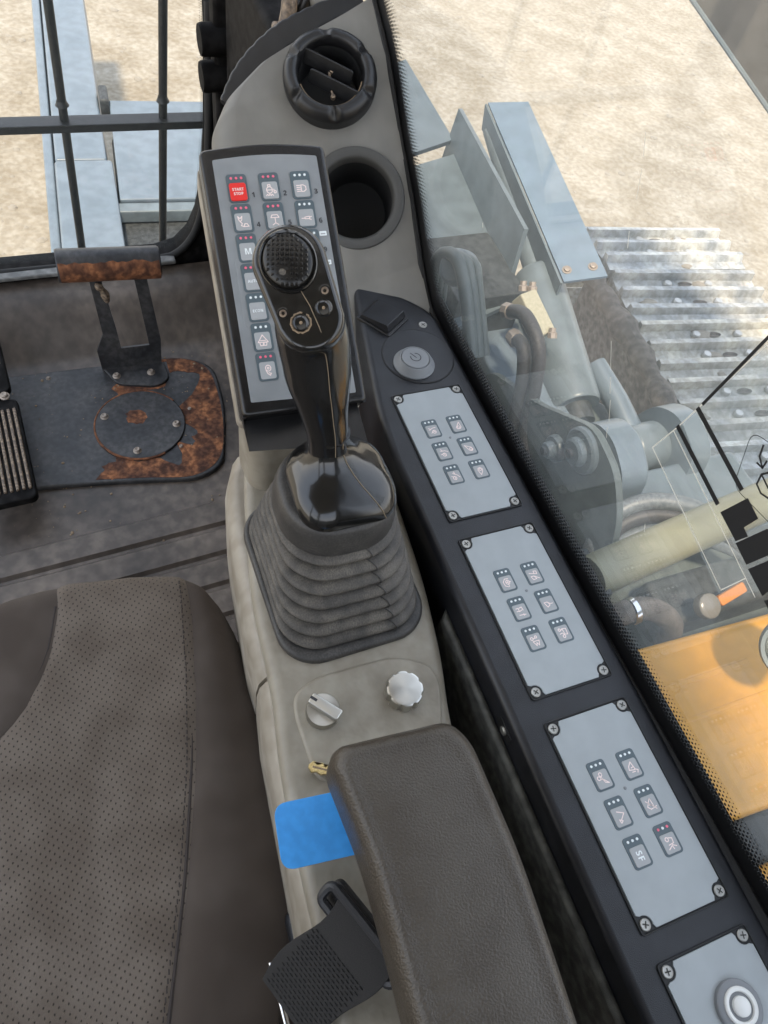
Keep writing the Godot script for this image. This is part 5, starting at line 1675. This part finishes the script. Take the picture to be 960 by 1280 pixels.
func machine_outside() -> void:
	# crawler track, standing a little askew to the cab
	var tx := Transform3D(Basis(Vector3.UP, -0.165), Vector3(1.70, -0.34, -1.65))
	var t := thing("crawler_track", "dusty steel crawler track with ribbed shoes on the right side of the machine", "crawler track", tx)
	var pitch := 0.252
	var prof := PackedVector2Array()
	for p: Vector2 in [Vector2(-0.119, -0.03), Vector2(-0.119, 0.012), Vector2(-0.114, 0.036), Vector2(-0.096, 0.036), Vector2(-0.091, 0.008), Vector2(-0.052, 0.004), Vector2(-0.038, 0.006), Vector2(-0.032, 0.033), Vector2(-0.014, 0.033), Vector2(-0.006, 0.006), Vector2(0.03, 0.004), Vector2(0.046, 0.006), Vector2(0.054, 0.034), Vector2(0.074, 0.034), Vector2(0.082, 0.01), Vector2(0.117, 0.002), Vector2(0.117, -0.03)]:
		prof.append(p)
	var shoe := prism(prof, 0.0, 0.55)
	# polygon x runs along the track, its z is height: stand it up so that the prism runs across
	var sb := Basis(Vector3(0, 0, 1), Vector3(1, 0, 0), Vector3(0, 1, 0))
	var sm := MD.new().cat(shoe, Transform3D(sb, Vector3.ZERO)).outward()
	var shoes := [mesh_of(sm, M.shoe, 30), mesh_of(sm, M.shoe_worn, 30), mesh_of(sm, M.shoe_dusty, 30)]
	var bm := mesh_of(lathe([[0.016, 0.0], [0.016, 0.009], [0.012, 0.014], [0.0, 0.014]], 10), M.shoe_bolt)
	var clod := mesh_of(loft([ring(fluted(1.0, 0.25, 5, 10), -0.2), ring(fluted(0.95, 0.3, 4, 10), 0.4), ring(fluted(0.55, 0.2, 3, 10), 0.9)]).outward(), M.dry_mud, 60)
	var hole := mesh_of(lathe([[0.02, 0.0], [0.0, 0.0005]], 16, false, true), M.mud)
	var rng := RandomNumberGenerator.new()
	rng.seed = 77
	for i in 15:
		# along the top run, then down round the front
		var s := 1.9 - pitch * i
		var at := Vector3(rng.randf_range(-0.004, 0.004), 0.0, s)
		var rot := Basis()
		if s < -0.05:
			var a := (-0.05 - s) / 0.42
			rot = Basis(Vector3.RIGHT, -a)
			at = Vector3(at.x, -0.42 + 0.42 * cos(a), -0.05 - 0.42 * sin(a))
		var k := part(t, "track_shoe", shoes[(i * 2 + i / 3) % 3], Transform3D(rot * Basis(Vector3.UP, rng.randf_range(-0.012, 0.012)) * Basis(Vector3.RIGHT, rng.randf_range(-0.02, 0.02)), at))
		if s > -0.5 and s < 1.2:
			for c in 4:
				var cz := [-0.07, 0.02, -0.02, 0.1][c] as float
				var w := rng.randf_range(0.012, 0.03)
				part(k, "mud_clod", clod, Transform3D(Basis(Vector3.UP, rng.randf() * TAU).scaled(Vector3(w * 1.6, w * 0.45, w)), Vector3(rng.randf_range(0.02, 0.53), 0.003, cz)))
		if s > -0.4 and s < 0.95:
			for q: Vector2 in [Vector2(0.20, -0.07), Vector2(0.20, 0.02), Vector2(0.36, -0.07), Vector2(0.36, 0.02)]:
				part(k, "shoe_bolt", bm, Transform3D(Basis(), Vector3(q.x, 0.004, q.y)))
			part(k, "mud_hole", hole, Transform3D(Basis().scaled(Vector3(1.4, 1, 0.6)), Vector3(0.27, 0.0085, -0.072)))
			part(k, "mud_hole", hole, Transform3D(Basis().scaled(Vector3(1.4, 1, 0.6)), Vector3(0.29, 0.0085, 0.02)))
	part(t, "side_frame", mesh_of(box(Vector3(0.02, -0.75, -0.15), Vector3(0.50, -0.045, 2.2), 0.03), M.mud))
	var ridge := smooth(PackedVector3Array([Vector3(-0.04, -0.02, -0.12), Vector3(-0.05, 0.0, 0.15), Vector3(-0.03, 0.01, 0.5), Vector3(-0.05, 0.0, 0.9), Vector3(-0.03, -0.01, 1.4)]), 8)
	var rr_ := PackedFloat32Array()
	for i in ridge.size():
		rr_.append(0.036 + 0.008 * sin(i * 1.9) + 0.006 * sin(i * 0.7))
	part(t, "caked_mud", mesh_of(tube(ridge, 0.04, 9, rr_), M.mud))

	# deck of the upper machine between cab and boom
	var dk := PackedVector2Array([Vector2(0.43, 0.9), Vector2(0.43, -1.25), Vector2(0.62, -1.62), Vector2(0.80, -1.55), Vector2(0.86, -1.0), Vector2(1.08, -0.72), Vector2(1.12, 0.9)])
	solo("machine_deck", mesh_of(prism(dk, -0.12, 0.09, 0.01), M.deck), "grey green steel deck of the machine just outside the side window", "deck")
	# sloping plates at the deck's front
	var g := thing("front_plates", "pale grey green folded steel plates ahead of the boom foot", "steel plates")
	var panel := func(a: Vector3, b: Vector3, c: Vector3, d: Vector3, th: float) -> MD:
		var n := (b - a).cross(d - a).normalized() * th
		if n.y < 0:
			n = -n
		return loft([PackedVector3Array([a - n, b - n, c - n, d - n]), PackedVector3Array([a, b, c, d])]).outward()
	part(g, "plate", mesh_of(panel.call(Vector3(0.50, 0.20, -1.45), Vector3(0.93, 0.26, -1.50), Vector3(0.83, 0.22, -1.02), Vector3(0.48, 0.16, -0.95), 0.012), M.machine_grey, 20))
	part(g, "plate", mesh_of(panel.call(Vector3(0.62, 0.28, -1.75), Vector3(0.86, 0.33, -1.78), Vector3(0.90, 0.27, -1.53), Vector3(0.55, 0.22, -1.47), 0.012), M.sky_tinted_grey, 20))
	part(g, "upright_plate", mesh_of(panel.call(Vector3(0.88, 0.06, -1.56), Vector3(0.90, 0.34, -1.54), Vector3(0.86, 0.34, -1.1), Vector3(0.84, 0.06, -1.05), 0.01), M.machine_grey, 20))
	part(g, "recess_shade_block", mesh_of(box(Vector3(0.70, 0.13, -1.22), Vector3(0.86, 0.245, -1.02), 0.004), M.machine_dark))  # solid dark block stands for the shade inside an opening
	part(g, "stiffener", mesh_of(tube(PackedVector3Array([Vector3(0.52, 0.205, -1.42), Vector3(0.66, 0.212, -1.2), Vector3(0.80, 0.224, -1.03)]), 0.008, 8), M.machine_grey))

	# boom foot: web, cheek with pins, lugs
	g = thing("boom_mount", "grey boom foot casting with round pins beside the side window", "boom foot")
	var pl := func(pts: Array, x0: float, x1: float, bev: float) -> MD:
		var q := PackedVector2Array()
		for p: Vector2 in pts:
			q.append(p)
		return MD.new().cat(prism(fillet(q, 0.03, 4), x0, x1, bev), Transform3D(Basis(Vector3(0, 0, 1), Vector3(1, 0, 0), Vector3(0, 1, 0)), Vector3.ZERO)).outward()
	part(g, "web", mesh_of(prism(fillet(PackedVector2Array([Vector2(0.80, -1.12), Vector2(1.03, -1.10), Vector2(0.885, -0.72), Vector2(0.80, -0.68), Vector2(0.752, -0.93)]), 0.02, 4), 0.10, 0.145, 0.006), M.sky_tinted_grey))
	part(g, "cheek", mesh_of(pl.call([Vector2(-0.93, 0.06), Vector2(-0.89, 0.17), Vector2(-0.72, 0.255), Vector2(-0.585, 0.350), Vector2(-0.50, 0.335), Vector2(-0.445, 0.28), Vector2(-0.41, 0.20), Vector2(-0.40, 0.06)], 0.735, 0.75, 0.004), M.deck))
	part(g, "lug", mesh_of(pl.call([Vector2(-0.72, 0.10), Vector2(-0.70, 0.19), Vector2(-0.655, 0.262), Vector2(-0.60, 0.275), Vector2(-0.53, 0.24), Vector2(-0.51, 0.10)], 0.82, 0.88, 0.006), M.sky_tinted_grey))
	part(g, "lug", mesh_of(pl.call([Vector2(-0.76, 0.08), Vector2(-0.72, 0.18), Vector2(-0.66, 0.215), Vector2(-0.58, 0.19), Vector2(-0.55, 0.08)], 1.04, 1.09, 0.006), M.sky_tinted_grey))
	part(g, "cross_beam", mesh_of(box(Vector3(0.80, 0.085, -0.60), Vector3(1.18, 0.14, -0.42), 0.01), M.sky_tinted_grey))
	for q: Array in [[-0.578, 0.298, 0.042], [-0.632, 0.236, 0.026]]:
		var pn := part(g, "pin", mesh_of(lathe([[q[2], 0.0], [q[2], 0.008], [q[2] * 0.9, 0.012], [q[2] * 0.62, 0.012], [q[2] * 0.6, 0.022], [q[2] * 0.5, 0.026], [0.0, 0.026]], 32), M.machine_grey), frame_from(Vector3.LEFT, Vector3.BACK, Vector3(0.735, q[1], q[0])))
		part(pn, "pin_bolt", mesh_of(lathe([[0.008, 0.0], [0.008, 0.006], [0.0, 0.007]], 10), M.machine_dark), Transform3D(Basis(), Vector3(0, 0.026, 0)))
	# ribbed casting nearest the glass
	for i in 3:
		var cs := smooth(PackedVector3Array([Vector3(0.655 + 0.014 * i, 0.20, -1.05), Vector3(0.645 + 0.014 * i, 0.33, -1.05), Vector3(0.645 + 0.014 * i, 0.385, -0.99 + 0.01 * i), Vector3(0.645 + 0.014 * i, 0.36, -0.93), Vector3(0.65 + 0.014 * i, 0.265, -0.85)]), 7)
		part(g, "cast_rib", mesh_of(tube(cs, 0.013 - 0.002 * i, 10), M.deck))
	part(g, "cast_boss", mesh_of(lathe([[0.035, 0.0], [0.035, 0.03], [0.025, 0.042], [0.0, 0.044]], 24), M.machine_grey), frame_from(Vector3(-0.8, 0.5, 0.3), Vector3.BACK, Vector3(0.675, 0.345, -1.0)))
	part(g, "hose_saddle", mesh_of(box(Vector3(0.700, 0.095, -0.60), Vector3(0.736, 0.15, -0.555), 0.006), M.machine_grey))

	# lift cylinder and its guard
	g = thing("lift_cylinder", "grey hydraulic lift cylinder under a guard plate tinted with reflected sky", "hydraulic cylinder")
	var c0 := Vector3(0.899, 0.136, -0.786)
	var c1 := Vector3(0.936, 0.208, -1.095)
	var cf := frame_from(c1 - c0, Vector3.UP, c0)
	var cl := c0.distance_to(c1)
	part(g, "barrel", mesh_of(lathe([[0.030, -0.002], [0.050, -0.002], [0.054, 0.004], [0.054, cl], [0.048, cl + 0.01], [0.0, cl + 0.01]], 40, false, true), M.machine_grey), cf)
	part(g, "piston_rod", mesh_of(lathe([[0.024, cl], [0.024, cl + 0.42], [0.0, cl + 0.42]], 28, false, true), M.machine_grey), cf)
	part(g, "gland", mesh_of(lathe([[0.031, 0.0], [0.031, -0.04], [0.0, -0.04]], 32, false, true), M.machine_dark), cf)
	var e0 := Vector3(0.985, 0.118, -0.665)
	part(g, "rod_fork", mesh_of(tube(PackedVector3Array([Vector3(0.975, 0.165, -0.86), Vector3(0.985, 0.15, -0.77), Vector3(0.99, 0.13, -0.69)]), 0.026, 10), M.sky_tinted_grey))
	part(g, "rod_eye", mesh_of(lathe([[0.02, -0.035], [0.046, -0.035], [0.05, -0.03], [0.05, 0.03], [0.046, 0.035], [0.0, 0.035]], 32, true, true), M.machine_grey), frame_from(Vector3.RIGHT, Vector3.BACK, e0 + Vector3(0.02, 0, 0)))
	part(g, "guard_plate", mesh_of(panel.call(Vector3(0.969, 0.356, -1.531), Vector3(1.056, 0.372, -1.499), Vector3(1.014, 0.299, -0.979), Vector3(0.927, 0.279, -1.0), 0.006), M.guard_sky_tint, 20))
	part(g, "guard_flange", mesh_of(panel.call(Vector3(0.967, 0.353, -1.531), Vector3(0.972, 0.295, -1.525), Vector3(0.930, 0.222, -1.003), Vector3(0.925, 0.276, -1.0), 0.005), M.machine_grey, 20))
	for p: Vector3 in [Vector3(0.944, 0.284, -1.025), Vector3(0.996, 0.296, -1.012)]:
		bolt_at(g, Vector3(-0.2, 0.96, 0.13), p + Vector3(0, 0.002, 0), 0.007, M.bolt)
	part(g, "port_block", mesh_of(box(Vector3(-0.025, -0.02, -0.055), Vector3(0.025, 0.025, 0.055), 0.005), M.pale_block), Transform3D(Basis(Vector3.RIGHT, 0.45).rotated(Vector3.UP, 0.25).scaled(Vector3.ONE * 0.85), Vector3(0.826, 0.26, -0.935)), "pale yellow block with hose fittings")
	for p: Vector3 in [Vector3(0.82, 0.283, -0.985), Vector3(0.835, 0.287, -0.975), Vector3(0.842, 0.255, -0.875)]:
		part(g, "fitting", mesh_of(lathe([[0.010, 0.0], [0.010, 0.010], [0.007, 0.012], [0.007, 0.02], [0.0, 0.02]], 8), M.bolt), frame_from(Vector3(0.1, 0.6, -0.5), Vector3.RIGHT, p))
	# hoses, each one a thing
	var hoses := [
		["thin black hydraulic hose from the upper steel fitting to the saddle", [Vector3(0.752, 0.300, -0.92), Vector3(0.75, 0.335, -0.868), Vector3(0.75, 0.318, -0.80), Vector3(0.747, 0.250, -0.762), Vector3(0.738, 0.165, -0.725), Vector3(0.728, 0.125, -0.66), Vector3(0.722, 0.118, -0.58)], 0.0135],
		["thin black hydraulic hose from the lower steel fitting to the saddle", [Vector3(0.742, 0.285, -0.862), Vector3(0.738, 0.296, -0.825), Vector3(0.734, 0.255, -0.79), Vector3(0.726, 0.19, -0.76), Vector3(0.716, 0.13, -0.72), Vector3(0.708, 0.112, -0.64), Vector3(0.704, 0.110, -0.56)], 0.0135]]
	for h: Array in hoses:
		var pts := PackedVector3Array(h[1])
		var o := thing("hydraulic_hose", h[0], "hose", Transform3D(), "hydraulic hoses by the boom foot")
		part(o, "hose", mesh_of(tube(smooth(pts, 9), h[2], 12), M.hose))
		part(o, "end_fitting", mesh_of(lathe([[0.016, -0.012], [0.016, 0.008], [0.012, 0.012], [0.012, 0.022], [0.0, 0.022]], 8), M.bolt), frame_from(pts[1] - pts[0], Vector3.RIGHT, pts[0]))
	for h: Array in [["outermost pale grey hose arching over the khaki pipe", 0.0, 0.016, 0.0], ["dark hose arching inside the outer one over the khaki pipe", 0.022, 0.015, 0.012], ["innermost short hose arch tucked against the khaki pipe", 0.048, 0.013, 0.022]]:
		var s: float = h[1]
		var pts := PackedVector3Array([Vector3(0.715 + s * 0.5, 0.10, -0.40 + s * 0.4), Vector3(0.742 + s * 0.5, 0.168, -0.455 + s * 0.5), Vector3(0.79 + s * 0.4, 0.212 - s * 0.5, -0.487 + s * 0.8), Vector3(0.86, 0.236 - s * 0.7, -0.480 + s * 0.9), Vector3(0.94, 0.236 - s * 0.7, -0.43 + s * 0.7), Vector3(1.01, 0.18, -0.36)])
		solo("hydraulic_hose", mesh_of(tube(smooth(pts, 9), h[2], 12), M.hose_blue if s != 0.022 else M.hose), h[0], "hose", "hydraulic hoses by the boom foot")
	# khaki pipe and the clutter below it
	solo("oil_pipe", mesh_of(tube(PackedVector3Array([Vector3(0.655, 0.248, -0.372), Vector3(0.87, 0.25, -0.400), Vector3(1.30, 0.25, -0.452)]), 0.036, 24), M.khaki), "thick khaki green pipe crossing beside the yellow cowling", "pipe")
	solo("pipe_bracket", mesh_of(box(Vector3(0.60, 0.08, -0.42), Vector3(0.672, 0.262, -0.33), 0.006), M.machine_dark), "dark steel bracket at the near end of the khaki pipe", "bracket")
	var du := thing("hose_elbow", "dirty rubber elbow hose between the khaki pipe and the yellow cowling", "hose")
	part(du, "hose", mesh_of(tube(smooth(PackedVector3Array([Vector3(0.60, 0.235, -0.285), Vector3(0.66, 0.252, -0.298), Vector3(0.72, 0.25, -0.296), Vector3(0.762, 0.225, -0.27), Vector3(0.775, 0.16, -0.25)]), 8), 0.019, 12), M.mud))
	part(du, "clamp", mesh_of(lathe([[0.0205, -0.006], [0.0225, -0.004], [0.0225, 0.004], [0.0205, 0.006]], 20, false, false), M.chrome), frame_from(Vector3(1, 0.1, 0), Vector3.UP, Vector3(0.69, 0.2525, -0.2985)))
	solo("valve_housing", mesh_of(box(Vector3(0.80, 0.06, -0.37), Vector3(1.2, 0.165, -0.28), 0.012), M.machine_dark), "dark valve housing beneath the khaki pipe", "housing")
	var fc := thing("reflection_disc", "small round disc standing for a reflection, with an orange handle behind the yellow cowling", "reflection disc", Transform3D(Basis(Vector3.RIGHT, 0.4), Vector3(0.85, 0.205, -0.285)))  # solid disc put in for a faint reflection on the side window
	part(fc, "cap", mesh_of(lathe([[0.02, 0.0], [0.022, 0.006], [0.021, 0.018], [0.017, 0.022], [0.0, 0.024]], 28), M.reflection_grey))
	part(fc, "orange_handle", mesh_of(slab(0.03, 0.009, 0.004, 0.0, 0.008, 0.002), M.orange), Transform3D(Basis(Vector3.UP, 0.2), Vector3(0.05, 0.012, -0.008)))
	# yellow cowling
	var yl := PackedVector2Array([Vector2(0.54, -0.238), Vector2(0.90, -0.224), Vector2(1.25, -0.21), Vector2(1.25, 0.045), Vector2(0.66, 0.020), Vector2(0.54, 0.015)])
	var yc := thing("yellow_cowling", "smooth yellow engine cowling filling the rear of the side window", "cowling")
	part(yc, "front_cover", mesh_of(prism(fillet(yl, 0.05, 6), 0.05, 0.29, 0.018, 5), M.yellow, 50))
	part(yc, "rear_cover", mesh_of(prism(fillet(PackedVector2Array([Vector2(0.54, 0.075), Vector2(1.25, 0.095), Vector2(1.25, 0.6), Vector2(0.54, 0.6)]), 0.05, 6), 0.05, 0.285, 0.018, 5), M.yellow, 50))
	part(yc, "rubber_gap_strip", mesh_of(box(Vector3(0.545, 0.06, 0.018), Vector3(1.24, 0.262, 0.078), 0.01), M.trim_rubber))
	part(yc, "pressed_groove", mesh_of(box(Vector3(0.60, 0.2885, -0.168), Vector3(0.80, 0.2908, -0.161), 0.001), M.yellow), Transform3D(Basis(Vector3.UP, 0.0), Vector3.ZERO))
	part(yc, "pressed_groove", mesh_of(box(Vector3(0.60, 0.2885, -0.118), Vector3(0.80, 0.2908, -0.112), 0.001), M.yellow))
	# lamp hung outside the window
	var lp := thing("work_lamp", "grey work lamp with ribbed glass lens hanging outside the side window", "lamp", frame_from(Vector3(-0.75, 0.55, 0.35), Vector3(0.3, 0.1, -0.9), Vector3(0.762, 0.43, -0.135)))
	part(lp, "housing", mesh_of(lathe([[0.02, -0.06], [0.04, -0.05], [0.044, -0.01], [0.046, 0.006], [0.043, 0.012], [0.038, 0.010]], 36, true, false), M.lamp_shell))
	part(lp, "lens", mesh_of(lathe([[0.0395, 0.006], [0.035, 0.012], [0.025, 0.018], [0.0, 0.020]], 32, false, true), M.lens))
	part(lp, "bracket", mesh_of(box(Vector3(-0.008, -0.1, -0.012), Vector3(0.008, -0.05, 0.012), 0.003), M.lamp_shell))
	# boom, its near side just in the frame
	var b0 := Vector3(1.36, 0.50, -0.75)
	var b1 := Vector3(1.13, 0.80, -1.75)
	var bd := (b1 - b0).normalized()
	var bu := Vector3.UP - bd * bd.y
	bu = bu.normalized()
	var bs := bd.cross(bu).normalized()
	var bo := thing("boom", "dark grey steel boom arm at the top right corner beyond the window", "boom")
	var R := []
	for q: Array in [[-0.9, 0.34], [0.0, 0.42], [1.0, 0.46], [3.6, 0.36]]:
		var c: Vector3 = b0 + bd * q[0]
		R.append(PackedVector3Array([c, c + bu * q[1], c + bu * q[1] + bs * 0.42, c + bs * 0.42]))
	part(bo, "arm", mesh_of(loft(R).outward(), M.boom, 20))
	part(bo, "edge_weld", mesh_of(tube(PackedVector3Array([b0 - bd * 0.9, b0 + bd, b0 + bd * 3.5]), 0.005, 8), M.machine_grey))

	# ahead of the windscreen: dozer arm and plates
	var da := thing("blade_arm", "pale grey steel beam tinted with reflected sky running ahead beyond the front window", "steel beam", Transform3D(Basis(Vector3.UP, -0.074), Vector3(0.034, -0.60, -2.3)))
	part(da, "beam", mesh_of(box(Vector3(-0.085, -0.42, -2.6), Vector3(0.108, -0.004, -0.62), 0.012), M.sky_tinted_grey))
	part(da, "wide_plate", mesh_of(box(Vector3(-0.088, -0.40, -0.60), Vector3(0.126, 0.008, 0.3), 0.012), M.sky_tinted_grey))
	part(da, "side_flange", mesh_of(box(Vector3(-0.128, -0.40, -2.4), Vector3(-0.092, -0.02, 0.3), 0.008), M.sky_tinted_grey))
	part(da, "hinge_lug", mesh_of(box(Vector3(0.112, -0.06, -1.10), Vector3(0.15, 0.03, -0.98), 0.01), M.machine_dark))
	var fp := thing("front_deck_plate", "flat grey steel plate tinted with reflected sky right of the beam beyond the bars", "steel plate", Transform3D(Basis(Vector3.UP, -0.10), Vector3(0.235, -0.60, -2.97)))
	part(fp, "top_plate", mesh_of(box(Vector3(-0.01, -0.03, -0.35), Vector3(0.85, 0.0, 0.33), 0.006), M.sky_tinted_grey))
	part(fp, "edge_bar", mesh_of(box(Vector3(-0.02, -0.06, 0.335), Vector3(0.85, -0.01, 0.39), 0.006), M.machine_grey))
	part(fp, "under_frame", mesh_of(box(Vector3(-0.02, -0.6, -0.2), Vector3(0.85, -0.065, 1.0), 0.02), M.machine_dark))
